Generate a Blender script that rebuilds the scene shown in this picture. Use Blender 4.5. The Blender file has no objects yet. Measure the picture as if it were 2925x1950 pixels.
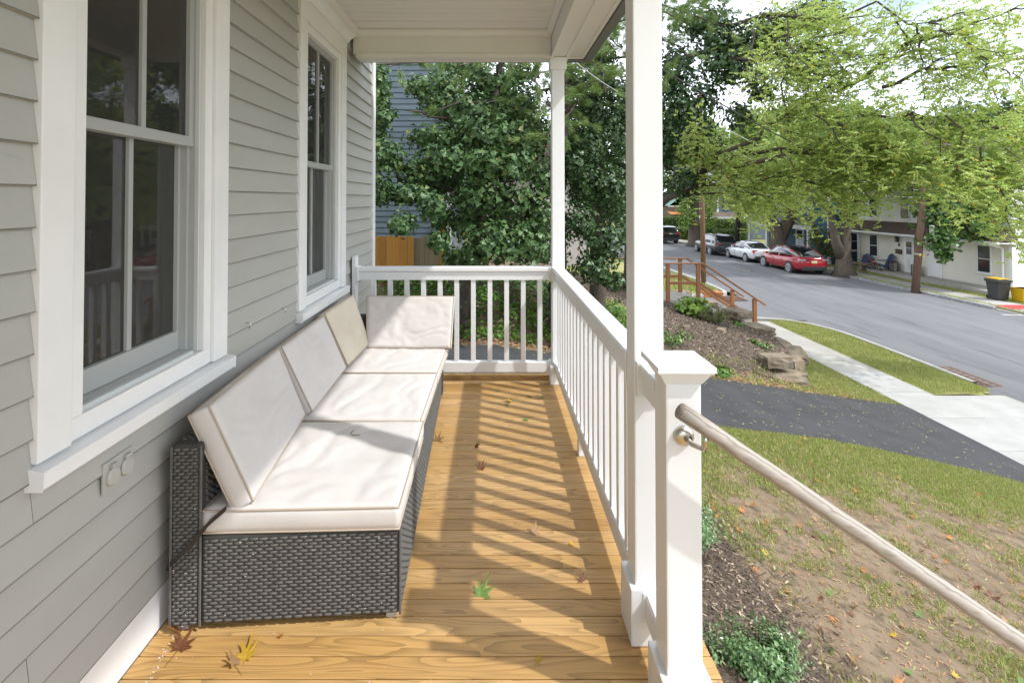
import bpy, bmesh, math, random
import numpy as np
from mathutils import Vector, Matrix
rnd = random.Random(7); rs = np.random.RandomState(11)
sc = bpy.context.scene
# ------------------------------------------------------------ camera, sky, sun, exposure
F, VX, VY, PITCH = 1450.0, 1408.0, 568.0, math.radians(0.9)
EYE = Vector((0, 0, 1.5))
cam = bpy.data.cameras.new('camera'); camo = bpy.data.objects.new('camera', cam)
sc.collection.objects.link(camo); sc.camera = camo
cam.sensor_width = 36; cam.lens = F/2925*36; cam.clip_start = .05; cam.clip_end = 3000
camo.location = EYE; camo.rotation_euler = (math.pi/2+PITCH, 0, 0)
PY = VY-F*math.tan(PITCH)
cam.shift_x = (1462.5-VX)/2925; cam.shift_y = -(975-PY)/2925
SUN = Vector((1, -.5, 1.30)).normalized()
EL = math.asin(SUN.z); AZ = math.atan2(SUN.x, SUN.y)
w = bpy.data.worlds.new('World'); sc.world = w; w.use_nodes = True
nt = w.node_tree; N = nt.nodes; L = nt.links
sky = N.new('ShaderNodeTexSky'); sky.sky_type = 'NISHITA'; sky.sun_disc = False
sky.sun_elevation = EL; sky.sun_rotation = AZ; sky.air_density = 1.0; sky.dust_density = 2.0
tc = N.new('ShaderNodeTexCoord'); mp = N.new('ShaderNodeMapping'); mp.inputs['Scale'].default_value = (1, 1, 2.4)
nz = N.new('ShaderNodeTexNoise'); nz.inputs['Scale'].default_value = 2.2; nz.inputs['Detail'].default_value = 7
rp = N.new('ShaderNodeValToRGB'); rp.color_ramp.elements[0].position = .24; rp.color_ramp.elements[1].position = .50
mx = N.new('ShaderNodeMix'); mx.data_type = 'RGBA'; mx.inputs[7].default_value = (9.2, 9.75, 10.7, 1)
L.new(tc.outputs['Generated'], mp.inputs[0]); L.new(mp.outputs[0], nz.inputs['Vector']); L.new(nz.outputs['Fac'], rp.inputs[0])
L.new(rp.outputs[0], mx.inputs[0]); L.new(sky.outputs[0], mx.inputs[6]); L.new(mx.outputs[2], N['Background'].inputs[0])
N['Background'].inputs[1].default_value = .15
sl = bpy.data.lights.new('sun', 'SUN'); sl.energy = 2.5; sl.angle = math.radians(1.1); sl.color = (1, .985, .955)
so = bpy.data.objects.new('sun', sl); sc.collection.objects.link(so)
so.rotation_euler = SUN.to_track_quat('Z', 'Y').to_euler(); so.location = (20, -10, 26)
sc.view_settings.view_transform = 'Standard'; sc.view_settings.look = 'None'
sc.view_settings.exposure = .64; sc.view_settings.gamma = 1
sc.render.engine = 'CYCLES'
# ------------------------------------------------------------ helpers
COL = sc.collection; ORG = {}
def P(x, y, Y):                       # photo pixel + depth -> point
    u = (x-VX)/F; v = (y-PY)/F; c, s = math.cos(PITCH), math.sin(PITCH)
    d = Vector((u, c+v*s, s-v*c)); return EYE+d*(Y/d.y)
def ray(x, y):
    p = P(x, y, 1.0); return p-EYE
def onz(x, y, z):
    d = ray(x, y); return EYE+d*((z-1.5)/d.z)
def onx(x, y, X):
    d = ray(x, y); return EYE+d*(X/d.x)
def sm(a, b, t):
    t = min(1, max(0, (t-a)/(b-a))); return t*t*(3-2*t)
def tag(o, label=None, cat=None, group=None, kind=None):
    if label: o['label'] = label
    if cat: o['category'] = cat
    if group: o['group'] = group
    if kind: o['kind'] = kind
    return o
def thing(name, label, cat, loc=(0, 0, 0), group=None, kind=None):
    o = bpy.data.objects.new(name, None); COL.objects.link(o); o.location = loc
    o.empty_display_size = .1; ORG[o.name] = Vector(loc)
    return tag(o, label, cat, group, kind)
def link(name, me, mat, parent, org):
    me.materials.append(mat)
    o = bpy.data.objects.new(name, me); COL.objects.link(o)
    if parent is not None: o.parent = parent
    else: o.location = org
    ORG[o.name] = org; return o
def obj(name, V, Fc, mat, parent=None, smooth=False, bevel=0, seg=2):
    V = [Vector(v) for v in V]
    if parent is not None: org = ORG[parent.name]
    else:
        org = Vector((sum(v.x for v in V)/len(V), sum(v.y for v in V)/len(V), min(v.z for v in V)))
    me = bpy.data.meshes.new(name); me.from_pydata([v-org for v in V], [], Fc)
    if bevel:
        bm = bmesh.new(); bm.from_mesh(me)
        bmesh.ops.bevel(bm, geom=bm.edges[:], offset=bevel, segments=seg, affect='EDGES', profile=.6)
        bm.to_mesh(me); bm.free()
    if smooth:
        me.polygons.foreach_set('use_smooth', [True]*len(me.polygons))
    me.update(); return link(name, me, mat, parent, org)
def fast(name, V, Fc, mat, parent=None, smooth=False):   # numpy arrays, faces all the same size
    V = np.asarray(V, np.float32); Fc = np.asarray(Fc, np.int32); k = Fc.shape[1]
    org = ORG[parent.name] if parent is not None else Vector((float(V[:, 0].mean()), float(V[:, 1].mean()), float(V[:, 2].min())))
    V = V-np.array(org, np.float32)
    me = bpy.data.meshes.new(name); me.vertices.add(len(V)); me.vertices.foreach_set('co', V.ravel())
    me.loops.add(Fc.size); me.loops.foreach_set('vertex_index', Fc.ravel())
    me.polygons.add(len(Fc)); me.polygons.foreach_set('loop_start', np.arange(0, Fc.size, k, dtype=np.int32))
    me.polygons.foreach_set('loop_total', np.full(len(Fc), k, np.int32))
    if smooth: me.polygons.foreach_set('use_smooth', np.ones(len(Fc), bool))
    me.update(calc_edges=True); me.validate(); return link(name, me, mat, parent, org)
BF = [(0, 3, 2, 1), (4, 5, 6, 7), (0, 1, 5, 4), (1, 2, 6, 5), (2, 3, 7, 6), (3, 0, 4, 7)]
class MB:
    def __init__(s): s.V = []; s.F = []
    def add(s, V, Fc):
        n = len(s.V); s.V += [Vector(v) for v in V]; s.F += [tuple(i+n for i in f) for f in Fc]; return s
    def box(s, x0, x1, y0, y1, z0, z1):
        return s.add([(x0, y0, z0), (x1, y0, z0), (x1, y1, z0), (x0, y1, z0), (x0, y0, z1), (x1, y0, z1), (x1, y1, z1), (x0, y1, z1)], BF)
    def bar(s, a, b, w, h, up=(0, 0, 1)):   # box along a->b
        a = Vector(a); b = Vector(b); d = (b-a).normalized(); r = d.cross(Vector(up)).normalized()*w/2; u = r.cross(d).normalized()*h/2
        return s.add([a-r-u, a+r-u, b+r-u, b-r-u, a-r+u, a+r+u, b+r+u, b-r+u], BF)
    def tube(s, pts, rad, n=8, cap=True):
        pts = [Vector(p) for p in pts]; m = len(pts)
        if not hasattr(rad, '__len__'): rad = [rad]*m
        V = []; Fc = []; ref = Vector((.31, .17, .93))
        for i, p in enumerate(pts):
            t = (pts[min(i+1, m-1)]-pts[max(i-1, 0)])
            if t.length < 1e-9: t = Vector((0, 0, 1))
            t.normalize(); a = t.cross(ref)
            if a.length < .05: a = t.cross(Vector((1, 0, 0)))
            a.normalize(); b = t.cross(a)
            for k in range(n):
                an = 2*math.pi*k/n; V.append(p+(a*math.cos(an)+b*math.sin(an))*rad[i])
        for i in range(m-1):
            for k in range(n):
                k2 = (k+1) % n; Fc.append((i*n+k, i*n+k2, (i+1)*n+k2, (i+1)*n+k))
        if cap: Fc.append(tuple(range(n-1, -1, -1))); Fc.append(tuple((m-1)*n+k for k in range(n)))
        return s.add(V, Fc)
    def lathe(s, c, prof, n=20, axis='z'):   # prof = [(r, h)]
        V = []; Fc = []; m = len(prof); c = Vector(c)
        for r, h in prof:
            for k in range(n):
                a = 2*math.pi*k/n; q = (r*math.cos(a), r*math.sin(a), h)
                if axis == 'x': q = (q[2], q[0], q[1])
                if axis == 'y': q = (q[0], q[2], q[1])
                V.append(c+Vector(q))
        for i in range(m-1):
            for k in range(n):
                k2 = (k+1) % n; Fc.append((i*n+k, i*n+k2, (i+1)*n+k2, (i+1)*n+k))
        Fc.append(tuple(range(n-1, -1, -1))); Fc.append(tuple((m-1)*n+k for k in range(n)))
        return s.add(V, Fc)
    def prism(s, prof, y0, y1, axis='y'):    # closed 2D profile extruded: axis y -> prof (x,z); axis x -> prof (y,z); axis z -> prof (x,y)
        n = len(prof); q = {'y': lambda a, b, t: (a, t, b), 'x': lambda a, b, t: (t, a, b), 'z': lambda a, b, t: (a, b, t)}[axis]
        V = [q(a, b, y0) for a, b in prof]+[q(a, b, y1) for a, b in prof]
        Fc = [tuple(range(n)), tuple(range(2*n-1, n-1, -1))]+[(i, (i+1) % n+0, (i+1) % n+n, i+n) for i in range(n)]
        return s.add(V, Fc)
    def build(s, name, mat, parent=None, smooth=False, bevel=0, seg=2):
        return fixn(obj(name, s.V, s.F, mat, parent, smooth, bevel, seg))
def fixn(o):
    bm = bmesh.new(); bm.from_mesh(o.data); bmesh.ops.recalc_face_normals(bm, faces=bm.faces[:]); bm.to_mesh(o.data); bm.free(); return o
def B(name, x0, x1, y0, y1, z0, z1, mat, parent=None, bevel=0): return MB().box(x0, x1, y0, y1, z0, z1).build(name, mat, parent, bevel=bevel)
def dup(o, parent=None, org=None):
    c = o.copy(); COL.objects.link(c)
    if parent is not None: c.parent = parent
    ORG[c.name] = ORG[o.name]; return c
def dup_tree(root, loc, rotz=None, label=None, group=None, scale=None):
    r = dup(root); r.location = loc
    if rotz is not None: r.rotation_euler = (0, 0, rotz)
    if scale: r.scale = scale
    tag(r, label, None, group)
    for ch in list(root.children):
        c = dup(ch, r)
        for g in list(ch.children): dup(g, c)
    return r
# ------------------------------------------------------------ materials
MATS = {}
def nodes(name):
    m = bpy.data.materials.new(name); m.use_nodes = True; MATS[name] = m
    t = m.node_tree; return m, t, t.nodes, t.links, t.nodes['Principled BSDF']
def rgba(c): return (c[0], c[1], c[2], 1)
def mat(name, c1, c2=None, scale=6, rough=.6, bump=0, bscale=None, stretch=(1, 1, 1), ramp=(.35, .65), vary=0, spec=.5, metal=0, coat=0, detail=5, c3=None, scale3=40, ramp3=(.6, .7), island=False, transl=0, bdist=.01):
    m, t, N, L, p = nodes(name)
    p.inputs['Roughness'].default_value = rough; p.inputs['Specular IOR Level'].default_value = spec
    p.inputs['Metallic'].default_value = metal; p.inputs['Coat Weight'].default_value = coat
    tc = N.new('ShaderNodeTexCoord'); oi = N.new('ShaderNodeObjectInfo')
    ml = N.new('ShaderNodeMath'); ml.operation = 'MULTIPLY'; ml.inputs[1].default_value = 53.7; L.new(oi.outputs['Random'], ml.inputs[0])
    ad = N.new('ShaderNodeVectorMath'); ad.operation = 'ADD'; L.new(tc.outputs['Object'], ad.inputs[0]); L.new(ml.outputs[0], ad.inputs[1])
    mp = N.new('ShaderNodeMapping'); mp.inputs['Scale'].default_value = stretch; L.new(ad.outputs[0], mp.inputs[0])
    def noise(s, d=detail):
        n = N.new('ShaderNodeTexNoise'); n.inputs['Scale'].default_value = s; n.inputs['Detail'].default_value = d; n.inputs['Roughness'].default_value = .6
        L.new(mp.outputs[0], n.inputs['Vector']); return n
    def rampn(src, a, b):
        r = N.new('ShaderNodeMapRange'); r.inputs[1].default_value = a; r.inputs[2].default_value = b; L.new(src, r.inputs[0]); return r.outputs[0]
    def mixc(fac, a, b):
        q = N.new('ShaderNodeMix'); q.data_type = 'RGBA'
        L.new(fac, q.inputs[0])
        for k, v in ((6, a), (7, b)):
            if hasattr(v, 'is_linked') or hasattr(v, 'links'): L.new(v, q.inputs[k])
            else: q.inputs[k].default_value = rgba(v)
        return q.outputs[2]
    col = None
    if island:
        g = N.new('ShaderNodeNewGeometry'); col = mixc(rampn(g.outputs['Random Per Island'], 0, 1), c1, c2)
        if c3: col = mixc(rampn(g.outputs['Random Per Island'], *ramp3), col, c3)
    else:
        if c2: col = mixc(rampn(noise(scale).outputs['Fac'], *ramp), c1, c2)
        if c3: col = mixc(rampn(noise(scale3).outputs['Fac'], *ramp3), col, c3)
    if vary:
        h = N.new('ShaderNodeHueSaturation'); r = N.new('ShaderNodeMapRange'); r.inputs[3].default_value = 1-vary; r.inputs[4].default_value = 1+vary
        L.new(oi.outputs['Random'], r.inputs[0]); L.new(r.outputs[0], h.inputs['Value'])
        if col: L.new(col, h.inputs['Color'])
        else: h.inputs['Color'].default_value = rgba(c1)
        col = h.outputs[0]
    if col: L.new(col, p.inputs['Base Color'])
    else: p.inputs['Base Color'].default_value = rgba(c1)
    if bump:
        b = N.new('ShaderNodeBump'); b.inputs['Strength'].default_value = bump; b.inputs['Distance'].default_value = bdist
        L.new(noise(bscale or scale*4).outputs['Fac'], b.inputs['Height']); L.new(b.outputs[0], p.inputs['Normal'])
    if transl:
        tr = N.new('ShaderNodeBsdfTranslucent'); ms = N.new('ShaderNodeMixShader'); ms.inputs[0].default_value = transl
        if col: L.new(col, tr.inputs[0])
        else: tr.inputs[0].default_value = rgba(c1)
        L.new(p.outputs[0], ms.inputs[1]); L.new(tr.outputs[0], ms.inputs[2]); L.new(ms.outputs[0], N['Material Output'].inputs[0])
    return m
def glassmat(name, tint=(.9, .95, .95), rough=.02, ior=1.5, body=None):
    m, t, N, L, p = nodes(name)
    fr = N.new('ShaderNodeFresnel'); fr.inputs[0].default_value = ior
    gl = N.new('ShaderNodeBsdfGlossy'); gl.inputs['Roughness'].default_value = rough
    tr = N.new('ShaderNodeBsdfTransparent'); tr.inputs[0].default_value = rgba(tint)
    ms = N.new('ShaderNodeMixShader'); L.new(fr.outputs[0], ms.inputs[0]); L.new(tr.outputs[0], ms.inputs[1]); L.new(gl.outputs[0], ms.inputs[2])
    L.new(ms.outputs[0], N['Material Output'].inputs[0]); return m
def screenmat(name):
    m, t, N, L, p = nodes(name); p.inputs['Base Color'].default_value = (.09, .09, .085, 1); p.inputs['Roughness'].default_value = .8
    tr = N.new('ShaderNodeBsdfTransparent'); ms = N.new('ShaderNodeMixShader'); ms.inputs[0].default_value = .12
    L.new(tr.outputs[0], ms.inputs[1]); L.new(p.outputs[0], ms.inputs[2]); L.new(ms.outputs[0], N['Material Output'].inputs[0]); return m
def woodmat(name, cols, along='x', rings=16, rough=.5, vary=.12, pos=(0, .35, .62, 1), dist=5, bump=.15):
    m, t, N, L, p = nodes(name); p.inputs['Roughness'].default_value = rough
    tc = N.new('ShaderNodeTexCoord'); oi = N.new('ShaderNodeObjectInfo')
    ml = N.new('ShaderNodeMath'); ml.operation = 'MULTIPLY'; ml.inputs[1].default_value = 91.3; L.new(oi.outputs['Random'], ml.inputs[0])
    ad = N.new('ShaderNodeVectorMath'); ad.operation = 'ADD'; L.new(tc.outputs['Object'], ad.inputs[0]); L.new(ml.outputs[0], ad.inputs[1])
    mp = N.new('ShaderNodeMapping'); s = {'x': (.16, 1, 1), 'y': (1, .16, 1), 'z': (1, 1, .16)}[along]; mp.inputs['Scale'].default_value = s; L.new(ad.outputs[0], mp.inputs[0])
    wv = N.new('ShaderNodeTexWave'); wv.bands_direction = {'x': 'Y', 'y': 'X', 'z': 'X'}[along]; wv.inputs['Scale'].default_value = rings
    wv.inputs['Distortion'].default_value = dist; wv.inputs['Detail'].default_value = 2.5; wv.inputs['Detail Scale'].default_value = 1.1; wv.inputs['Detail Roughness'].default_value = .45
    L.new(mp.outputs[0], wv.inputs['Vector'])
    n2 = N.new('ShaderNodeTexNoise'); n2.inputs['Scale'].default_value = 120; n2.inputs['Detail'].default_value = 3; L.new(mp.outputs[0], n2.inputs['Vector'])
    a = N.new('ShaderNodeMath'); a.operation = 'MULTIPLY_ADD'; a.inputs[1].default_value = .22; L.new(n2.outputs['Fac'], a.inputs[0]); L.new(wv.outputs['Fac'], a.inputs[2])
    r = N.new('ShaderNodeValToRGB'); el = r.color_ramp.elements
    while len(el) < len(cols): el.new(.5)
    for e, c, q in zip(el, cols, pos): e.color = rgba(c); e.position = q
    L.new(a.outputs[0], r.inputs[0])
    h = N.new('ShaderNodeHueSaturation'); rr = N.new('ShaderNodeMapRange'); rr.inputs[3].default_value = 1-vary; rr.inputs[4].default_value = 1+vary
    L.new(oi.outputs['Random'], rr.inputs[0]); L.new(rr.outputs[0], h.inputs['Value']); L.new(r.outputs[0], h.inputs['Color']); L.new(h.outputs[0], p.inputs['Base Color'])
    b = N.new('ShaderNodeBump'); b.inputs['Strength'].default_value = bump; b.inputs['Distance'].default_value = .003; L.new(a.outputs[0], b.inputs['Height']); L.new(b.outputs[0], p.inputs['Normal'])
    return m
WHITE = mat('white_paint', (.78, .785, .785), (.72, .725, .725), scale=3, rough=.38, bump=.04, bscale=60)
VINYL = mat('white_vinyl', (.78, .79, .80), (.75, .76, .77), scale=2.5, rough=.32, bump=.015, bscale=30)
CEIL = mat('cream_ceiling_paint', (.76, .74, .70), (.70, .68, .64), scale=3, rough=.5, stretch=(.3, 3, 3), c3=(.42, .38, .32), scale3=3.5, ramp3=(.66, .80), bump=.05)
BEAMM = mat('cream_beam_paint', (.76, .745, .71), (.73, .715, .68), scale=2, rough=.5, bump=.03, bscale=40)
CLAP = mat('sage_clapboard_paint', (.395, .393, .368), (.36, .358, .333), scale=2.2, rough=.55, bump=.12, bscale=26, stretch=(1, .35, 1.6), vary=.035, c3=(.31, .315, .285), scale3=13, ramp3=(.70, .80))
def deckmat(name):
    m, t, N, L, p = nodes(name); p.inputs['Roughness'].default_value = .45
    tc = N.new('ShaderNodeTexCoord'); oi = N.new('ShaderNodeObjectInfo')
    ml = N.new('ShaderNodeMath'); ml.operation = 'MULTIPLY'; ml.inputs[1].default_value = 91.3; L.new(oi.outputs['Random'], ml.inputs[0])
    ad = N.new('ShaderNodeVectorMath'); ad.operation = 'ADD'; L.new(tc.outputs['Object'], ad.inputs[0]); L.new(ml.outputs[0], ad.inputs[1])
    def mapped(s):
        mp = N.new('ShaderNodeMapping'); mp.inputs['Scale'].default_value = s; L.new(ad.outputs[0], mp.inputs[0]); return mp.outputs[0]
    def noise(v, sc_, d=3, dist=0):
        n = N.new('ShaderNodeTexNoise'); n.inputs['Scale'].default_value = sc_; n.inputs['Detail'].default_value = d; n.inputs['Distortion'].default_value = dist; L.new(v, n.inputs['Vector']); return n.outputs['Fac']
    def math_(op, a, b):
        q = N.new('ShaderNodeMath'); q.operation = op
        for k, v in ((0, a), (1, b)):
            if isinstance(v, (int, float)): q.inputs[k].default_value = v
            else: L.new(v, q.inputs[k])
        return q.outputs[0]
    flame = noise(mapped((.55, 4.5, 1)), 2.6, 1.5, .3)                       # slow field whose level lines make the growth rings
    ring = math_('FRACT', math_('MULTIPLY', flame, 13), 0)
    r = N.new('ShaderNodeValToRGB'); el = r.color_ramp.elements; el.new(.45); el.new(.8)
    for e, c, q in zip(el, (1.04, .98, .80, .64), (0, .42, .80, 1)): e.color = (c, c*.985, c*.95, 1); e.position = q
    L.new(ring, r.inputs[0])
    fine = noise(mapped((2.5, 160, 60)), 1.6, 2); blot = noise(mapped((1.2, 3, 1)), 2.2, 3)
    bc = N.new('ShaderNodeValToRGB'); e2 = bc.color_ramp.elements; e2.new(.33); e2.new(.66)
    for e, c, q in zip(e2, ((.40, .232, .082), (.50, .298, .106), (.46, .285, .115), (.54, .338, .138)), (0, .33, .66, 1)): e.color = rgba(c); e.position = q
    L.new(oi.outputs['Random'], bc.inputs[0])
    m1 = N.new('ShaderNodeMix'); m1.data_type = 'RGBA'; m1.blend_type = 'MULTIPLY'; m1.inputs[0].default_value = 1.0; L.new(bc.outputs[0], m1.inputs[6]); L.new(r.outputs[0], m1.inputs[7])
    f2 = N.new('ShaderNodeMapRange'); f2.inputs[1].default_value = .25; f2.inputs[2].default_value = .75; f2.inputs[3].default_value = .84; f2.inputs[4].default_value = 1.12; L.new(math_('ADD', math_('MULTIPLY', fine, .6), math_('MULTIPLY', blot, .4)), f2.inputs[0])
    h = N.new('ShaderNodeHueSaturation'); L.new(m1.outputs[2], h.inputs['Color']); L.new(f2.outputs[0], h.inputs['Value']); L.new(h.outputs[0], p.inputs['Base Color'])
    b = N.new('ShaderNodeBump'); b.inputs['Strength'].default_value = .12; b.inputs['Distance'].default_value = .002; L.new(fine, b.inputs['Height']); L.new(b.outputs[0], p.inputs['Normal'])
    return m
DECK = deckmat('golden_deck_wood')
CUSH = mat('cream_cushion_cloth', (.60, .57, .545), (.555, .525, .50), scale=3.0, rough=.9, bump=.25, bscale=420, bdist=.002, c3=(.52, .49, .46), scale3=3, ramp3=(.72, .95))
CUSHB = mat('stained_beige_cushion_cloth', (.62, .56, .455), (.55, .49, .39), scale=4.0, rough=.9, bump=.25, bscale=420, bdist=.002, c3=(.32, .26, .18), scale3=6, ramp3=(.70, .82))
PIPE = mat('tan_piping', (.42, .35, .27), rough=.8)
SEAMD = mat('dark_seam', (.12, .10, .09), rough=.9)
RATT = mat('charcoal_wicker', (.125, .123, .116), (.092, .090, .085), scale=30, rough=.55, spec=.35)
RATTD = mat('dark_wicker_gap', (.045, .044, .041), rough=.8)
GLASS = glassmat('window_glass', (.70, .71, .68), ior=2.0)
SCREEN = mat('grey_sash_vinyl', (.56, .58, .575), rough=.4)
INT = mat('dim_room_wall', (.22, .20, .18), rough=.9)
CURT = mat('sheer_curtain', (.52, .49, .45), (.24, .22, .20), scale=3, stretch=(1, 16, .1), rough=.9, transl=.3)
METAL = mat('brushed_steel', (.60, .57, .52), rough=.28, metal=1)
BLACK = mat('black_plastic', (.018, .018, .019), rough=.45)
DARK = mat('dark_shadow_gap', (.02, .02, .02), rough=.9)
HAND = woodmat('weathered_handrail_wood', [(.22, .185, .15), (.30, .26, .22), (.35, .31, .27), (.40, .36, .32)], 'x', rings=34, rough=.75, vary=.02, dist=4, bump=.25)
ROOFG = mat('grey_fascia_metal', (.17, .17, .165), rough=.4)
ASPH = mat('driveway_asphalt', (.032, .032, .034), (.050, .050, .052), scale=1.6, rough=.9, bump=.5, bscale=220, c3=(.085, .083, .08), scale3=260, ramp3=(.62, .68))
ROADM = mat('road_asphalt', (.125, .125, .13), (.165, .165, .17), scale=.35, stretch=(2.5, .25, 1), rough=.9, bump=.25, bscale=130, c3=(.085, .085, .09), scale3=1.3, ramp3=(.56, .72))
CONC = mat('pale_concrete', (.37, .355, .32), (.31, .295, .265), scale=1.6, rough=.9, bump=.12, bscale=90, c3=(.24, .225, .195), scale3=4, ramp3=(.66, .82), vary=.05)
CONCW = mat('new_white_concrete', (.385, .378, .36), (.33, .322, .305), scale=2, rough=.9, c3=(.27, .26, .24), scale3=5, ramp3=(.64, .8), bump=.1, bscale=90)
STONE = mat('brown_field_stone', (.17, .13, .09), (.27, .22, .155), scale=4, rough=.92, bump=.7, bscale=9, bdist=.05, c3=(.10, .10, .07), scale3=3, ramp3=(.55, .7), vary=.12)
BLOCK = mat('granite_kerb_block', (.34, .34, .34), (.24, .24, .245), scale=9, rough=.9, bump=.4, bscale=25, vary=.15)
BARK = mat('grey_brown_bark', (.085, .066, .05), (.16, .13, .10), scale=7, stretch=(3, 3, .5), rough=.95, bump=.9, bscale=16, bdist=.04)
BARKD = mat('dark_branch_bark', (.05, .038, .03), (.09, .07, .055), scale=10, stretch=(2, 2, .6), rough=.95, bump=.5)
POLE = mat('pole_wood', (.16, .085, .05), (.24, .145, .095), scale=6, stretch=(6, 6, .25), rough=.9, bump=.4, bscale=10)
POLEG = mat('old_pole_wood', (.11, .065, .045), (.19, .12, .085), scale=6, stretch=(6, 6, .25), rough=.9, bump=.4, bscale=10)
WIRE = mat('black_cable', (.03, .03, .03), rough=.6)
WIREG = mat('pale_cable', (.42, .42, .41), rough=.5)
RAILB = mat('brown_stair_rail_paint', (.33, .135, .05), (.28, .11, .04), scale=5, rough=.5, bump=.05)
FENCE = woodmat('stained_fence_wood', [(.20, .075, .012), (.40, .17, .025), (.50, .23, .035), (.56, .28, .055)], 'z', rings=14, rough=.6, vary=.18, dist=4)
FENCEG = woodmat('weathered_fence_wood', [(.16, .115, .06), (.25, .19, .115), (.31, .245, .155), (.36, .29, .19)], 'z', rings=26, rough=.8, vary=.12, dist=3)
IVY = mat('ivy_leaf', (.038, .092, .027), (.125, .215, .07), rough=.42, island=True, c3=(.16, .17, .045), ramp3=(.94, .99), transl=.22, spec=.45)
IVYD = mat('dark_ivy_leaf', (.025, .062, .018), (.065, .125, .036), rough=.42, island=True, transl=.15, spec=.5)
IVYG = mat('ground_ivy_leaf', (.045, .12, .018), (.15, .28, .035), rough=.35, island=True, transl=.2)
PINE = mat('pine_needle', (.10, .18, .04), (.22, .32, .08), rough=.5, island=True, transl=.15)
LOCUST = mat('locust_leaflet', (.27, .38, .075), (.52, .62, .19), rough=.42, island=True, c3=(.62, .42, .04), ramp3=(.955, .985), transl=.5)
MAPLE = mat('maple_leaf', (.13, .22, .045), (.30, .40, .11), rough=.42, island=True, c3=(.42, .25, .03), ramp3=(.97, .99), transl=.35)
MAPLED = mat('dark_maple_leaf', (.045, .11, .025), (.12, .21, .05), rough=.4, island=True, transl=.25)
FARLEAF = mat('far_tree_leaf', (.045, .095, .025), (.115, .18, .05), rough=.6, island=True, transl=.2)
HEDGE = mat('hedge_leaf', (.07, .13, .025), (.18, .25, .055), rough=.5, island=True, transl=.2)
BOXW = mat('boxwood_leaf', (.06, .15, .04), (.20, .32, .12), rough=.28, island=True, transl=.18, spec=.6)
SHRUB = mat('azalea_leaf', (.06, .09, .018), (.14, .15, .035), rough=.5, island=True, transl=.2)
HYDR = mat('hydrangea_leaf', (.13, .24, .03), (.27, .40, .06), rough=.45, island=True, transl=.25)
GRASS = mat('grass_blade', (.20, .27, .05), (.44, .48, .13), rough=.6, island=True, c3=(.46, .39, .20), ramp3=(.74, .82), transl=.25)
CHIP = mat('mulch_chip', (.065, .047, .034), (.155, .112, .078), rough=.95, island=True, c3=(.40, .31, .22), ramp3=(.84, .93))
CLIP = mat('dry_grass_clipping', (.16, .15, .07), (.30, .28, .14), rough=.8, island=True)
EDGESHADE = mat('clapboard_edge_shade', (.11, .11, .10), (.20, .20, .18), scale=9, stretch=(1, .4, 1), rough=.8)  # shadow line below each clapboard, painted onto its bottom edge
LITTER = mat('leaf_litter', (.20, .10, .045), (.42, .25, .12), rough=.8, island=True, c3=(.30, .33, .10), ramp3=(.86, .92))
LF = {k: mat(k+'_leaf_blade', a, b, scale=12, rough=.55, transl=.2, vary=.12) for k, a, b in (('brown', (.22, .085, .03), (.13, .05, .022)), ('orange', (.50, .21, .04), (.36, .14, .03)), ('yellow', (.68, .42, .035), (.52, .33, .04)), ('green', (.16, .27, .06), (.10, .17, .04)), ('tan', (.40, .25, .12), (.28, .16, .07)))}
# ------------------------------------------------------------ terrain and paving
from mathutils import noise as mnoise
def lerp_poly(pts, t):
    if t <= pts[0][0]: return pts[0][1]
    for (a, b), (c, d) in zip(pts, pts[1:]):
        if t <= c: return b+(d-b)*(t-a)/(c-a)
    return pts[-1][1]
FAR_E = [(-9, 7.4), (0, 8.0), (3.8, 9.3), (6.5, 10.25), (8.9, 11.15)]
NEAR_E = [(-9, 5.0), (0, 5.75), (2.75, 6.75), (4.8, 7.45), (6.8, 7.7), (8.9, 7.75)]
STONE_L = [(10.3, 6.1), (11.0, 6.45), (12, 7.05), (14, 7.8), (16, 7.9)]
def G(x, y):
    z = -.8-.2483*min(8.86, max(0, x))
    yf = lerp_poly(FAR_E, x); xs = lerp_poly(STONE_L, y)
    z += .42*sm(yf+.15, yf+1.7, y)*(1-sm(17.2, 18.8, y))*(1-sm(xs-.1, xs+.12, x))
    z += .2*sm(8.3, 10, y)*(1-sm(1.5, 3.5, x))
    if x > 8.9: z = -3.0-.05*sm(8.9, 9.1, x)
    return z+.012*mnoise.noise(Vector((x*1.7, y*1.7, 0)))
def gp(px, py, far=40):               # photo pixel -> point on the terrain
    d = ray(px, py); t = 1.5
    while t < far:
        p = EYE+d*t
        if p.z < G(p.x, p.y): break
        t += .02
    return EYE+d*t
SOIL = mat('bare_soil', (.155, .108, .066), (.205, .15, .097), scale=2.5, rough=.95, bump=.5, bscale=60, c3=(.088, .066, .038), scale3=8, ramp3=(.48, .66))
MULCH = mat('dark_mulch', (.072, .053, .038), (.125, .092, .066), scale=18, rough=.95, bump=.8, bscale=90, c3=(.15, .10, .07), scale3=6, ramp3=(.6, .8))
TURF = mat('turf_base', (.24, .25, .075), (.31, .30, .11), scale=3, rough=.95, bump=.5, bscale=60, c3=(.28, .21, .12), scale3=2.2, ramp3=(.55, .72))
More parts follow.
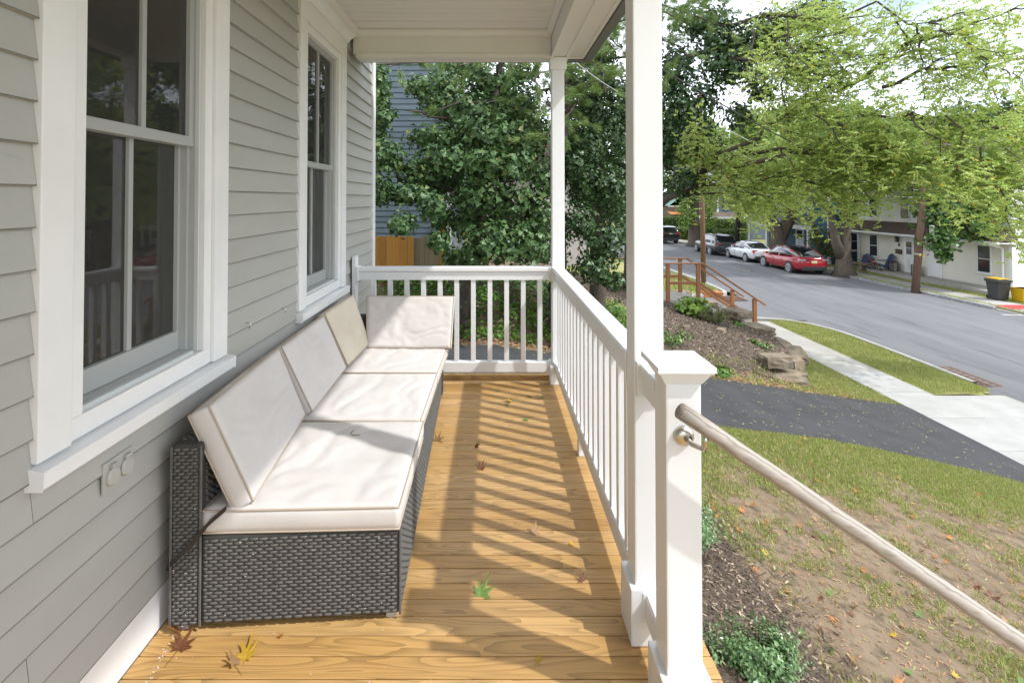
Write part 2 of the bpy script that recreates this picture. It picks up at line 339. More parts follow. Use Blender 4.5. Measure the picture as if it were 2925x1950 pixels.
def drape(name, mask, x0, x1, y0, y1, st, dz, m, height=None, smooth=True):
    nx = int(round((x1-x0)/st))+1; ny = int(round((y1-y0)/st))+1; idx = {}; V = []; Fc = []
    hf = height or G
    def vid(i, j):
        if (i, j) not in idx:
            x = x0+i*st; y = y0+j*st; idx[i, j] = len(V); V.append((x, y, hf(x, y)+dz))
        return idx[i, j]
    for i in range(nx-1):
        for j in range(ny-1):
            if mask is None or mask(x0+(i+.5)*st, y0+(j+.5)*st):
                Fc.append((vid(i, j), vid(i+1, j), vid(i+1, j+1), vid(i, j+1)))
    return fast(name, V, Fc, m, smooth=smooth)
tag(drape('lawn', None, -9, 11.7, -6, 19.2, .15, 0, SOIL), 'bare patchy front lawn of brown soil sloping down to the pavement', 'lawn', kind='structure')
tag(MB().add([(-900, -900, -3.35), (900, -900, -3.35), (900, 900, -3.35), (-900, 900, -3.35)], [(0, 1, 2, 3)]).build('ground', TURF), 'green ground reaching to the horizon', 'ground', kind='structure')
tag(MB().add([(-80, 24, -2.95), (9.6, 24, -2.95), (8.0, 60, -2.95), (0, 140, -2.95), (-80, 140, -2.95)], [(0, 1, 2, 3, 4)]).build('grass_bank', TURF), 'grass bank beyond the brown stair railing', 'grass bank', kind='structure')
# driveway
V = []; Fc = []; nx, ny = 76, 14
for i in range(nx):
    x = -9+i*(17.93/(nx-1)); a = lerp_poly(NEAR_E, x); b = lerp_poly(FAR_E, x)
    if x < 8.8:
        a += .05*mnoise.noise(Vector((x*2, 3, 0))); b += .05*mnoise.noise(Vector((x*2, 9, 0)))
    for j in range(ny):
        y = a+(b-a)*j/(ny-1); V.append((x, y, G(x, y)+.03-.018*(j in (0, ny-1))))
for i in range(nx-1):
    for j in range(ny-1): Fc.append((i*ny+j, (i+1)*ny+j, (i+1)*ny+j+1, i*ny+j+1))
tag(fast('driveway', V, Fc, ASPH, smooth=True), 'black asphalt driveway sloping up from the pavement', 'driveway', kind='structure')
# mulch beds
def inmulch(x, y):
    n = .25*mnoise.noise(Vector((x*1.3, y*1.3, 5)))
    return lerp_poly(FAR_E, x)+.55+n < y < 16.2 and 2.4+n+.25*max(0, 13-y) < x < lerp_poly(STONE_L, y)+.05
def nearmulch(x, y):
    n = .14*mnoise.noise(Vector((x*2.3, y*2.3, 5)))+.08*mnoise.noise(Vector((x*9, y*9, 5))); return .7 < x < 1.95+n+.1*(3.2-y) and 1.2 < y < 4.5+n
tag(drape('mulch_bed', inmulch, 1.5, 8.1, 8.5, 16.4, .1, .02, MULCH), 'sloping brown mulch bed between driveway and stair railing', 'mulch bed', kind='structure')
tag(drape('mulch_border', nearmulch, .6, 2.6, 1.1, 5, .06, .02, MULCH), 'dark mulch border running along the porch edge', 'mulch bed', kind='structure')
# road, pavement, kerbs
RZ = -3.05
FK = [(-60, 20.6), (30, 20.6), (36, 20.3), (41, 19.8), (50, 19.3), (60, 18.6), (80, 16.5), (140, 6)]
NK = [(-60, 11.7), (24, 11.7), (30, 11.2), (40, 10.6), (50, 9.9), (60, 9.0), (80, 6.5), (140, -6)]
V = []; Fc = []; ys = [-60, -20, 0, 10, 15, 20, 24, 27, 30, 33, 36, 41, 45, 50, 55, 60, 70, 80, 100, 140]
for y in ys:
    for k in range(9):
        a = lerp_poly(NK, y)-.1; b = lerp_poly(FK, y)+.1; V.append((a+(b-a)*k/8, y, RZ+.10*(1-(k/4-1)**2)))
for i in range(len(ys)-1):
    for k in range(8): Fc.append((i*9+k, i*9+k+1, (i+1)*9+k+1, (i+1)*9+k))
tag(fast('road', V, Fc, ROADM, smooth=True), 'grey asphalt street with parked cars along its far kerb', 'road', kind='structure')
tag(MB().add([(7.2, 19.3, RZ+.02), (11.75, 19.0, RZ+.02), (11.75, 23.9, RZ+.02), (7.2, 23.4, RZ+.02)], [(0, 1, 2, 3)]).build('side_lane', ROADM), 'asphalt lane opening between the grass verges', 'lane', kind='structure')
sw = thing('pavement', 'pale concrete pavement of square slabs beside the street', 'pavement', (9.5, 11, -3.1), kind='structure')
yj = [2.4, 3.75, 5.1, 6.4, 7.75, 9.1, 10.48, 11.86, 13.3, 14.68, 16.02, 17.36, 18.7]
for i, (a, b) in enumerate(zip(yj, yj[1:])):
    B('slab', 8.95, 10.1, a+.008, b-.008, -3.12, -2.985+.004*rnd.random(), CONCW if 4.5 < a < 12.5 else CONC, sw, bevel=.008)
for a, b in ((2.4, 5.0), (5.0, 7.4), (7.4, 9.6), (9.6, 11.72)):
    B('slab', 10.115, 11.62, a+.008, b-.008, -3.12, -3.0+.004*rnd.random(), CONCW, sw, bevel=.008)
KL = [(11.66, 2), (11.66, 11.7), (11.7, 12.4), (11.72, 14), (11.72, 16.4), (11.6, 17.4), (11.25, 18.25), (10.6, 18.85), (9.8, 19.1), (8.9, 19.15)]
def smooth_line(pts, n=6):
    out = []
    for i in range(len(pts)-1):
        p0 = Vector(pts[max(i-1, 0)]); p1 = Vector(pts[i]); p2 = Vector(pts[i+1]); p3 = Vector(pts[min(i+2, len(pts)-1)])
        for k in range(n):
            t = k/n; out.append(.5*((2*p1)+(-p0+p2)*t+(2*p0-5*p1+4*p2-p3)*t*t+(-p0+3*p1-3*p2+p3)*t**3))
    out.append(Vector(pts[-1])); return out
def kerb(name, line, wdt, z0, z1, m, label):
    pts = smooth_line([(a, b, 0) for a, b in line]); V = []; Fc = []
    for i, p in enumerate(pts):
        t = (pts[min(i+1, len(pts)-1)]-pts[max(i-1, 0)]).normalized(); n = Vector((-t.y, t.x, 0))*wdt/2
        for q, z in ((p-n, z0), (p-n, z1-.02), (p-n*.7, z1), (p+n*.7, z1), (p+n, z1-.02), (p+n, z0)): V.append((q.x, q.y, z+(.006*mnoise.noise(Vector((q.x*3, q.y*3, 1))) if z > z0 else 0)))
    for i in range(len(pts)-1):
        for k in range(5): Fc.append((i*6+k, i*6+k+1, (i+1)*6+k+1, (i+1)*6+k))
    return tag(fixn(obj(name, V, Fc, m)), label, 'kerb', kind='structure')
kerb('kerb', KL[2:], .13, -3.2, -2.93, CONCW, 'white concrete kerb curving round the grass verge')
kerb('apron_kerb', KL[:2], .16, -3.2, -3.0, CONC, 'low concrete kerb in front of the driveway apron')
kerb('corner_kerb', [(8.0, 23.3), (9.6, 23.5), (10.8, 24.0), (11.2, 25.2), (11.2, 30), (10.6, 40), (9.9, 50), (9.0, 60)], .2, -3.2, -2.9, CONCW, 'pale concrete kerb at the corner by the utility pole')
def kx(y):
    return lerp_poly([(b, a) for a, b in KL[2:8]], y)
def inverge(x, y): return 10.12 < x < kx(y)-.05 and 11.75+.25*max(0, x-11) < y < 18.75
tag(drape('grass_verge', inverge, 10.1, 11.8, 11.7, 18.9, .1, 0, TURF, lambda x, y: -2.985+.02*math.sin((x-10.1)*2)-.06*(1-sm(11.7, 12.0, y-.25*max(0, x-11)))), 'grassy verge between pavement slabs and curved white kerb', 'verge', kind='structure')
fk = thing('far_kerb', 'granite block kerb along the far side of the street', 'kerb', (20.6, 28, -3.1), kind='structure')
y = 20.9; bm0 = None
while y < 37:
    x = lerp_poly(FK, y); l = .24+.05*rnd.random()
    if bm0 is None: bm0 = B('kerb_block', x-.08, x+.09, y, y+.27, -3.2, -2.91, BLOCK, fk, bevel=.025); b0 = (x, y)
    else:
        c = dup(bm0, fk); c.location = (x-b0[0]+.012*rnd.uniform(-1, 1), y-b0[1], .012*rnd.uniform(-1, 1)); c.rotation_euler = (0, 0, rnd.uniform(-.0015, .0015))
    y += .285
kerb('far_kerb_strip', [(20.3, 37.1), (19.8, 41), (19.3, 50), (18.6, 60), (16.5, 80)], .2, -3.2, -2.92, BLOCK, 'granite kerb running on behind the parked cars')
kerb('far_kerb_ramp', [(20.6, 20.8), (20.8, 19.6), (21.6, 18.2)], .2, -3.2, -2.98, CONC, 'lowered concrete kerb beside the red paving pad')
def farpoly(name, a, b, z, m, label, cat, y0=20.8, y1=80):
    V = []; Fc = []; yy = [y0]+[y for y in (24, 28, 32, 36, 41, 46, 50, 55, 60, 70, 80) if y0 < y < y1]+[y1]
    for y in yy: V += [(lerp_poly(FK, y)+a, y, z), (lerp_poly(FK, y)+b, y, z)]
    for i in range(len(yy)-1): Fc.append((2*i, 2*i+1, 2*i+3, 2*i+2))
    return tag(obj(name, V, Fc, m), label, cat, kind='structure')
farpoly('far_verge', .05, 60, -2.955, TURF, 'grass strip in front of the houses across the street', 'verge', 12, 100)
farpoly('far_pavement', .4, 1.55, -2.935, CONC, 'concrete pavement in front of the cream house', 'pavement', 20.4)
farpoly('pavement_corner', .12, 1.6, -2.931, CONCW, 'white concrete corner ramp round the red pad', 'pavement', 19.3, 21.9)
pad = thing('tactile_pad', 'red bumpy paving pad set in the far corner ramp', 'paving pad', (21, 20.9, -2.93))
REDP = mat('red_tactile_tile', (.50, .055, .055), (.42, .045, .045), scale=6, rough=.7)
B('tile', 20.80, 22.05, 20.45, 21.25, -2.93, -2.92, REDP, pad)
m = MB()
for i in range(16):
    for j in range(10): m.lathe((20.86+i*.076, 20.49+j*.08, -2.92), [(.02, 0), (.012, .006)], 6)
tag(m.build('stud', REDP, pad), kind='stuff')
tag(B('stop_line', 19.8, 21.9, 19.75, 19.9, RZ+.0, RZ+.045, CONCW), 'white painted line at the far street corner', 'road marking')
# drains and manhole
IRON = mat('rusty_iron', (.20, .10, .06), (.09, .06, .045), scale=9, rough=.85, bump=.3)
def grate(name, x0, x1, y0, y1, z, label):
    t = thing(name, label, 'drain', (x0, y0, z)); B('pit', x0, x1, y0, y1, z-.05, z+.004, DARK, t)
    for k in range(9):
        y = y0+(y1-y0)*k/8; B('bar', x0, x1, y-.022, y+.022, z+.002, z+.022, IRON, t)
    for k in range(3):
        x = x0+(x1-x0)*k/2; B('rim', x-.03, x+.03, y0, y1, z+.003, z+.025, IRON, t)
    return t
grate('storm_drain', 11.82, 12.3, 12.35, 13.75, RZ+.01, 'rusty iron storm drain grate beside the near kerb')
grate('corner_drain', 10.5, 11.3, 22.6, 23.5, RZ+.035, 'iron storm drain grate below the orange curb inlet')
ORB = mat('orange_rust_brick', (.42, .17, .06), (.30, .11, .04), scale=8, rough=.8)
t = thing('curb_inlet', 'orange rusted curb inlet box under the brown stair rail', 'drain inlet', (10.3, 23.6, -3.05))
B('inlet_top', 9.7, 10.6, 23.4, 24.0, -2.88, -2.80, ORB, t, .01); B('inlet_side', 9.7, 10.58, 23.41, 23.46, -3.05, -2.881, ORB, t); B('opening', 10.0, 10.4, 23.395, 23.409, -3.0, -2.92, DARK, t)
t = thing('manhole_cover', 'round dark manhole cover in the middle of the street', 'manhole cover', (13.4, 27.2, RZ+.06)); o = EYE
mh = onz(2132, 775, RZ+.1); t.location = (mh.x, mh.y, RZ+.098); ORG[t.name] = Vector(t.location)
MB().lathe(t.location, [(.36, 0), (.36, .012), (.30, .012)], 24).build('rim', IRON, t); MB().lathe(t.location, [(.29, 0), (.29, .016), (.1, .02)], 24).build('lid', ROOFG, t)
# ------------------------------------------------------------ leaf geometry helpers
def rot_batch(n, up=None, spread=1.0):
    """random orthonormal frames (n,3,3); the third axis is drawn round `up` (n,3)"""
    z = rs.normal(size=(n, 3)); z /= np.linalg.norm(z, axis=1)[:, None]
    if up is not None: z = up+z*spread; z /= np.linalg.norm(z, axis=1)[:, None]+1e-9
    a = rs.normal(size=(n, 3)); x = np.cross(a, z); x /= np.linalg.norm(x, axis=1)[:, None]+1e-9
    y = np.cross(z, x); return np.stack([x, y, z], axis=2)
def scatter(T, TF, pos, frames, size):
    T = np.asarray(T, float); k = len(T); n = len(pos)
    V = np.einsum('nij,kj->nki', frames, T)*np.asarray(size).reshape(-1, 1, 1)+pos[:, None, :]
    Fc = np.asarray(TF)[None]+(np.arange(n)*k)[:, None, None]
    return V.reshape(-1, 3), Fc.reshape(-1, np.asarray(TF).shape[1])
LEAF = ([(0, -.5, 0), (.26, -.05, .07), (0, .5, -.02), (-.26, -.05, .07)], [(0, 1, 2), (0, 2, 3)])
IVYT = ([(0, -.45, 0), (.5, -.25, .05), (.30, .02, .08), (.20, .10, .05), (0, .58, -.06), (-.20, .10, .05), (-.30, .02, .08), (-.5, -.25, .05)], [(0, 1, 2), (0, 2, 3), (0, 3, 4), (0, 4, 5), (0, 5, 6), (0, 6, 7)])
MAP5 = ([(0, -.45, 0), (.5, -.2, .06), (.32, .38, -.04), (0, .55, .03), (-.32, .38, -.04), (-.5, -.2, .06)], [(0, 1, 2), (0, 2, 3), (0, 3, 4), (0, 4, 5)])
MAPT = ([(0, -.4, 0), (.32, -.38, .04), (.55, .0, -.03), (.26, .08, .05), (.30, .45, -.03), (.1, .30, .03), (0, .6, -.05), (-.1, .30, .03), (-.30, .45, -.03), (-.26, .08, .05), (-.55, .0, -.03), (-.32, -.38, .04)], [(0, i, i+1) for i in range(1, 11)])
CHIPT = ([(-.16, -.5, 0), (.16, -.5, .05), (.12, .5, 0), (-.12, .5, .05)], [(0, 1, 2), (0, 2, 3)])
BLADE = ([(-.07, 0, 0), (.07, 0, 0), (.05, .16, .6), (-.01, .42, 1.0)], [(0, 1, 2), (0, 2, 3)])
NEEDLE = ([(-.026, 0, 0), (.026, 0, 0), (0, .05, 1.0)], [(0, 1, 2)])
def ground_scatter(name, n, sampler, T, size, m, label, cat, flat=.35, lift=.01, height=G, dens=None):
    pos = []; k = 0
    while len(pos) < n and k < n*12:
        k += 1; x, y = sampler()
        if dens and rnd.random() > dens(x, y): continue
        pos.append((x, y, height(x, y)+lift))
    pos = np.array(pos); fr = rot_batch(len(pos), np.tile([0, 0, 1.0], (len(pos), 1)), flat)
    V, Fc = scatter(T[0], T[1], pos, fr, rs.uniform(size[0], size[1], len(pos)))
    return tag(fast(name, V, Fc, m), label, cat, kind='stuff')
def U(a, b, c, d): return lambda: (rnd.uniform(a, b), rnd.uniform(c, d))
def lawnd(x, y):
    if nearmulch(x, y): return 0
    n = .8*mnoise.noise(Vector((x*1.3, y*1.3, 2)))+.7*mnoise.noise(Vector((x*3.6, y*3.6, 7)))+.6*mnoise.noise(Vector((x*11, y*11, 9)))
    e = lerp_poly(NEAR_E, x)-y
    if e < .03: return 0
    edge = max(0, 1-e/1.9)*1.2
    return max(0, min(1, (n-.02)*.85+edge*1.1+.06))
V, Fc = [], []
ground_scatter('lawn_grass', 120000, U(.9, 8.7, 2.0, 7.8), BLADE, (.022, .055), GRASS, 'thin patchy grass growing on the bare front lawn', 'grass', .5, 0, dens=lawnd)
ground_scatter('verge_grass', 45000, U(10.12, 11.7, 11.75, 18.8), BLADE, (.03, .06), GRASS, 'short dry grass on the verge by the kerb', 'grass', .5, 0, lambda x, y: -2.985+.02*math.sin((x-10.1)*2), lambda x, y: float(inverge(x, y))*(.75+.5*mnoise.noise(Vector((x*2, y*2, 0)))))
ground_scatter('bank_grass', 22000, U(5.9, 8.93, 9.6, 16.5), BLADE, (.035, .07), GRASS, 'grass between the retaining stones and the pavement', 'grass', .5, 0, dens=lambda x, y: float(x > lerp_poly(STONE_L, y)+.1 and y > lerp_poly(FAR_E, x)+.03))
ground_scatter('mulch_grass', 7000, U(1.0, 6.3, 8.3, 12.5), BLADE, (.05, .12), GRASS, 'grass tufts along the upper edge of the driveway', 'grass', .5, 0, dens=lambda x, y: (.9 if y > lerp_poly(FAR_E, x)+.1 and (x < 3.2 and y > 10.2) else .25 if 0 < y-lerp_poly(FAR_E, x) < .9 else 0)*(.5+mnoise.noise(Vector((x*2, y*2, 3)))))
ground_scatter('far_bank_grass', 14000, U(3.5, 10.9, 17.8, 30), BLADE, (.10, .22), GRASS, 'long green grass round the foot of the utility pole', 'grass', .5, 0, lambda x, y: -2.95 if y > 24 else G(x, y), lambda x, y: float(y > 24.2 or (x < 7.4 and y < 19.5)))
ground_scatter('far_strip_grass', 16000, U(20.7, 23.3, 19, 33.5), BLADE, (.06, .10), GRASS, 'mown grass strip in front of the cream house', 'grass', .5, 0, lambda x, y: -2.955, lambda x, y: float(x < 21.0 or x > 22.2))
ground_scatter('mulch_chips', 15000, U(2, 8, 9, 16.2), CHIPT, (.03, .08), CHIP, 'loose wood chips covering the mulch bed', 'mulch', .45, .025, dens=lambda x, y: 1 if inmulch(x, y) else .4 if inmulch(x, y+.2) else 0)
ground_scatter('border_chips', 13000, U(.7, 2.8, 1.3, 4.9), CHIPT, (.015, .05), CHIP, 'dark shredded bark covering the porch border', 'mulch', .5, .025, dens=lambda x, y: 1 if nearmulch(x, y) else .5 if nearmulch(x-.12, y-.08) else .22 if nearmulch(x-.3, y-.15) else 0)
ground_scatter('soil_crumbs', 14000, U(1.8, 8.0, 2.2, 7.4), CHIPT, (.008, .035), LITTER, 'small twigs and crumbs on the bare lawn', 'debris', .4, .006, dens=lambda x, y: .8)
ground_scatter('leaf_litter', 2200, U(-3, 8, 7.5, 11.5), LEAF, (.03, .09), LITTER, 'dry leaf litter along the upper driveway edge', 'leaf litter', .4, .02, dens=lambda x, y: max(0, 1-abs(y-lerp_poly(FAR_E, x)-.22)/.35))
ground_scatter('driveway_clippings', 420, U(.6, 8.6, 6, 11), CHIPT, (.02, .055), CLIP, 'thin grass clippings scattered over the driveway', 'debris', .2, .04, dens=lambda x, y: float(lerp_poly(NEAR_E, x)+.05 < y < lerp_poly(FAR_E, x)-.05)*.8)
# ------------------------------------------------------------ own house: clapboard wall, windows
XW = -1.17
house = thing('clapboard_house', 'grey green clapboard house wall with white window trim behind the sofa', 'house', (-1.3, 2, -.8))
WIN = [(1.29, 2.205), (3.02, 3.975)]; ZS, ZH = .80, 2.735
def segs(z):
    s = []; a = -1.4
    for y0, y1 in WIN:
        if z+.05 > ZS-.02 and z < ZH: s.append((a, y0)); a = y1
    s.append((a, 4.86)); return s
z = .148; row = 0
while z < 2.92:
    for a, b in segs(z):
        cuts = [a, b]
        if b-a > 3: cuts = [a, a+(b-a)*(.3+.13*(row % 4)), b]
        for c, d in zip(cuts, cuts[1:]):
            dx = rnd.uniform(-.0015, .002); t0 = rnd.uniform(-.003, .003)
            V = []
            n = max(2, int((d-c)/.35)+1)
            for k in range(n):
                y = c+.0008+(d-c-.0016)*k/(n-1); wv = .0022*mnoise.noise(Vector((y*2.1, row*3.7, 0))); wz = .0016*mnoise.noise(Vector((y*1.3, row*7.1, 4)))
                V += [(XW+.0125+dx+wv, y, z+wz), (XW+.0119+dx+wv, y, z+wz+.0032), (XW-.004+dx, y, z+.118+t0), (XW-.02, y, z+.118), (XW-.02, y, z+.001)]
            Fc = [(0, 4, 3, 2, 1), tuple(5*(n-1)+q for q in range(5))]
            for k in range(n-1):
                for q in range(5): Fc.append((5*k+q, 5*k+(q+1) % 5, 5*k+5+(q+1) % 5, 5*k+5+q))
            o = fixn(obj('clapboard', V, Fc, CLAP, house)); o.data.materials.append(EDGESHADE)
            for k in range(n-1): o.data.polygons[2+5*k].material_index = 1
    z += .1065; row += 1
B('skirt_board', XW-.03, XW+.006, -1.4, 4.86, .002, .152, WHITE, house, .002)
B('corner_board', XW-.03, XW+.022, 4.862, 4.96, -.8, 2.95, WHITE, house, .002)
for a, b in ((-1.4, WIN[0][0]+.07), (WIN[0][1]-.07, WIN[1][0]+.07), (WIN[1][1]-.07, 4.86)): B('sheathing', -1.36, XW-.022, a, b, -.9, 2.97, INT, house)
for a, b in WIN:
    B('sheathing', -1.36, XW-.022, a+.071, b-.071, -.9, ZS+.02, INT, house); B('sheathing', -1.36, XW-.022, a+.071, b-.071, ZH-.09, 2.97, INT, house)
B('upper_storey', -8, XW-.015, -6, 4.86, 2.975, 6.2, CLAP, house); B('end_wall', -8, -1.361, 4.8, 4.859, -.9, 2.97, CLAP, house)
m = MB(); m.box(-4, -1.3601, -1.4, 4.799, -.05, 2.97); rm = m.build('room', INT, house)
bm = bmesh.new(); bm.from_mesh(rm.data); bmesh.ops.delete(bm, geom=[f for f in bm.faces if abs(f.normal.x) > .5 and f.calc_center_median().x > -2.9+1.3], context='FACES'); bmesh.ops.reverse_faces(bm, faces=bm.faces[:]); bm.to_mesh(rm.data); bm.free()
MESHM = screenmat('insect_screen_mesh')
def window(y0, y1):
    wdw = MB().box(XW-.03, XW+.022, y0, y0+.105, ZS+.03, ZH-.13).build('window', WHITE, house, bevel=.003)   # left casing carries the rest
    def p(n, *a, m=WHITE, bv=.002): return B(n, *a, m, wdw, bv)
    p('casing', XW-.03, XW+.022, y1-.105, y1, ZS+.03, ZH-.13)
    p('head_casing', XW-.03, XW+.024, y0, y1, ZH-.129, ZH-.0)
    MB().prism([(XW-.03, ZH+.001), (XW+.028, ZH+.001), (XW+.034, ZH+.02), (XW+.05, ZH+.035), (XW+.07, ZH+.045), (XW+.072, ZH+.062), (XW-.03, ZH+.07)], y0-.045, y1+.045).build('crown_cap', WHITE, wdw)
    MB().prism([(XW-.04, ZS-.03), (XW+.045, ZS-.03), (XW+.047, ZS+.014), (XW-.04, ZS+.029)], y0-.012, y1+.022).build('sill', WHITE, wdw, bevel=.003)
    a, b = y0+.106, y1-.106
    # inner frame
    p('frame', XW-.09, XW+.008, a, a+.052, ZS+.092, ZH-.131); p('frame', XW-.09, XW+.008, b-.052, b, ZS+.092, ZH-.131)
    p('frame', XW-.09, XW+.0075, a, b, ZS+.03, ZS+.091); p('frame', XW-.09, XW+.0075, a+.053, b-.053, ZH-.185, ZH-.132)
    a += .053; b -= .053; z0 = ZS+.092; z1 = ZH-.186; zm = 1.728
    p('track', XW-.12, XW-.009, a, a+.012, z0, z1, m=SCREEN); p('track', XW-.12, XW-.009, b-.012, b, z0, z1, m=SCREEN)
    p('track', XW-.12, XW-.045, b-.03, b-.0125, z0, z1, m=SCREEN)
    p('subsill', XW-.135, XW-.012, a+.0125, b-.031, z0-.01, z0+.012, m=SCREEN)
    a += .013; b -= .013
    def sash(xo, zb, zt, top, bot, cz):
        p('stile', xo-.035, xo, a, a+.03, zb, zt, m=SCREEN); p('stile', xo-.035, xo, b-.03, b, zb, zt, m=SCREEN)
        p('sash_rail', xo-.034, xo+.001, a+.0305, b-.0305, zt-top, zt, m=SCREEN); p('sash_rail', xo-.034, xo+.001, a+.0305, b-.0305, zb, zb+bot, m=SCREEN)
        mid = (a+b)/2; p('muntin', xo-.03, xo-.004, mid-.011, mid+.011, zb+bot+.0005, zt-top-.0005, m=SCREEN)
        for u, v in ((a+.0302, mid-.0112), (mid+.0112, b-.0302)):
            MB().box(xo-.020, xo-.016, u, v, zb+bot+.0003, zt-top-.0003).build('pane', GLASS, wdw)
    sash(XW-.03, zm-.02, z1, .035, .038, 0); sash(XW-.072, z0+.014, zm+.018, .036, .075, 0)
    MB().box(XW-.026, XW-.0245, a-.01, b+.01, z0, z1).build('insect_screen', MESHM, wdw)
    # curtain inside
    V = []; Fc = []; n = 90
    for k in range(n):
        y = y0+.1+(y1-y0-.2)*k/(n-1); x = -1.43+.018*math.sin(k*.75)+.01*math.sin(k*1.9+1); V += [(x, y, z0), (x*1.0+.004*math.sin(k), y, z1+.05)]
    for k in range(n-1): Fc.append((2*k, 2*k+2, 2*k+3, 2*k+1))
    o = obj('curtain', V, Fc, CURT, wdw, smooth=True)
for a, b in WIN: window(a, b)
# outlet cover
t = thing('outlet_cover', 'painted double outlet cover with round flip lids under the near window', 'outlet', (XW+.02, 1.58, .6))
c = onx(343, 1340, XW+.02); t.location = c; ORG[t.name] = c
PL = MATS['sage_clapboard_paint']
B('plate', XW+.009, XW+.0165, c.y-.062, c.y+.062, c.z-.045, c.z+.045, PL, t, .002)
for s in (-.029, .029):
    MB().lathe((XW+.0165, c.y+s, c.z-.004), [(.026, 0), (.026, .007), (.022, .011)], 22, 'x').build('lid', PL, t); B('hinge', XW+.0165, XW+.028, c.y+s-.011, c.y+s+.011, c.z+.023, c.z+.035, PL, t, .002)
for px, py in ((805, 880), (702, 922)):
    q = onx(px, py, XW+.015); tag(MB().tube([q, q+Vector((.02, 0, 0)), q+Vector((.024, 0, -.012)), q+Vector((.014, .004, -.026))], .003, 6).build('wall_hook', METAL), 'small rusty hook in the clapboards %s' % ('beside the far window sill' if px > 750 else 'left of the other hook'), 'hook')
# ------------------------------------------------------------ porch floor, roof, posts
pf = thing('porch_floor', 'golden stained board floor of the porch', 'floor', (-.2, 2, -.03), kind='structure')
y = -1.4; k = 0; proto = None
while y < 4.30:
    V = [(XW+.007, 0, -.025), (.715, 0, -.025), (.715, 0, -.003), (.715, .003, 0), (.715, .0745, 0), (.715, .0775, -.003), (.715, .0775, -.025)]
    m = MB(); prof = [(.0018, -.013), (.0018, -.0022), (.004, 0), (.0752, 0), (.0774, -.0022), (.0774, -.013)]
    xr = .715+rnd.uniform(-.001, .002)
    m.prism([(y+a, b-(.0012*rnd.random())) for a, b in prof], XW+.007, xr, 'x').build('floor_board', DECK, pf)
    y += .0793; k += 1
B('gap_shade_sheet', XW+.008, .70, -1.39, 4.29, -.024, -.0135, DARK, pf); B('rim_joist', .60, .685, -1.4, 4.28, -.26, -.03, WHITE, pf); B('end_joist', XW, .599, 4.2, 4.28, -.26, -.03, WHITE, pf)  # first box: near-black sheet added to put shade into the board gaps
V = []; Fc = []
for k in range(95):
    s_ = rnd.uniform(.0005, .0019); i = len(V); X_ = rnd.uniform(-1.12, .2); Y_ = 1.35+rnd.random()**2*1.2
    if k < 45: t_ = rnd.random(); X_ = -1.14+.18*(1-t_)*.5+rnd.gauss(0, .006); Y_ = 1.36+.42*t_; X_ = -1.04-.06*t_+rnd.gauss(0, .006); s_ *= 1.4
    V += [(X_-s_*.8, Y_-s_*1.6, .0006), (X_+s_, Y_-s_, .0006), (X_+s_*.9, Y_+s_*1.5, .0006), (X_-s_, Y_+s_, .0006)]; Fc.append((i, i+1, i+2, i+3))
tag(obj('paint_specks', V, Fc, WHITE, pf), kind='stuff')
pk = thing('porch_skirt', 'white board skirt closing the space under the porch', 'porch skirt', (.64, 2, -1.1)); 
for k in range(36): B('skirt_board', .625, .645, -1.4+k*.157, -1.4+k*.157+.15, -1.15, -.262, WHITE, pk)
ROOFS = mat('brown_roof_shingle', (.095, .07, .055), (.14, .10, .08), scale=8, rough=.95, bump=.5, stretch=(1, .3, 1), c3=(.065, .05, .04), scale3=20)
pr = thing('porch_roof', 'cream painted porch ceiling with beams and grey roof edge', 'porch roof', (-.2, 2, 2.6))
y = -1.4
while y < 4.09:
    MB().prism([(y+.0012, 2.90), (y+.0012, 2.873), (y+.006, 2.87), (y+.066, 2.87), (y+.069, 2.874), (y+.072, 2.87), (y+.0745, 2.87), (y+.0785, 2.873), (y+.0785, 2.90)], -1.13, .46, 'x').build('ceiling_board', CEIL, pr); y += .0797
def crown(name, pts, axis, a, b): MB().prism(pts, a, b, axis).build(name, BEAMM, pr)
cr = [(0, -.055), (.010, -.055), (.014, -.042), (.030, -.022), (.036, -.020), (.040, -.004), (0, -.004)]
crown('crown_moulding', [(-1.125+a, 2.872+b) for a, b in cr], 'y', -1.4, 4.115); crown('crown_moulding', [(.474-a, 2.872+b) for a, b in cr], 'y', -1.4, 4.115)
crown('crown_moulding', [(4.118-a, 2.8715+b) for a, b in cr], 'x', -1.13, .475)
B('wall_frieze', XW-.0, -1.126, -1.4, 4.117, 2.83, 2.905, CLAP, pr)
BZ = 2.652
B('beam', -1.14, .4745, 4.12, 4.25, BZ+.03, 2.905, BEAMM, pr, .002); B('beam_trim', -1.115, .47, 4.108, 4.262, BZ-.004, BZ+.0295, BEAMM, pr, .003)
B('beam', .477, .613, -1.4, 4.26, BZ+.008, 2.905, BEAMM, pr, .002)
B('beam_trim', .472, .496, -1.4, 4.27, BZ-.002, BZ+.02, BEAMM, pr, .002); B('beam_trim', .596, .622, -1.4, 4.27, BZ-.002, BZ+.02, BEAMM, pr, .002)
B('eave_soffit', .6135, .80, -1.4, 4.44, BZ+.085, BZ+.12, BEAMM, pr); B('soffit_trim', .768, .793, -1.4, 4.43, BZ+.07, BZ+.0845, BEAMM, pr, .002); B('soffit_trim', .624, .767, 4.40, 4.43, BZ+.07, BZ+.0845, BEAMM, pr, .002)
B('eave_soffit', XW, .6134, 4.251, 4.44, BZ+.085, BZ+.12, BEAMM, pr)
B('fascia', .801, .865, -1.4, 4.50, BZ+.058, BZ+.22, ROOFG, pr); B('fascia', XW, .8005, 4.441, 4.50, BZ+.058, BZ+.22, ROOFG, pr)
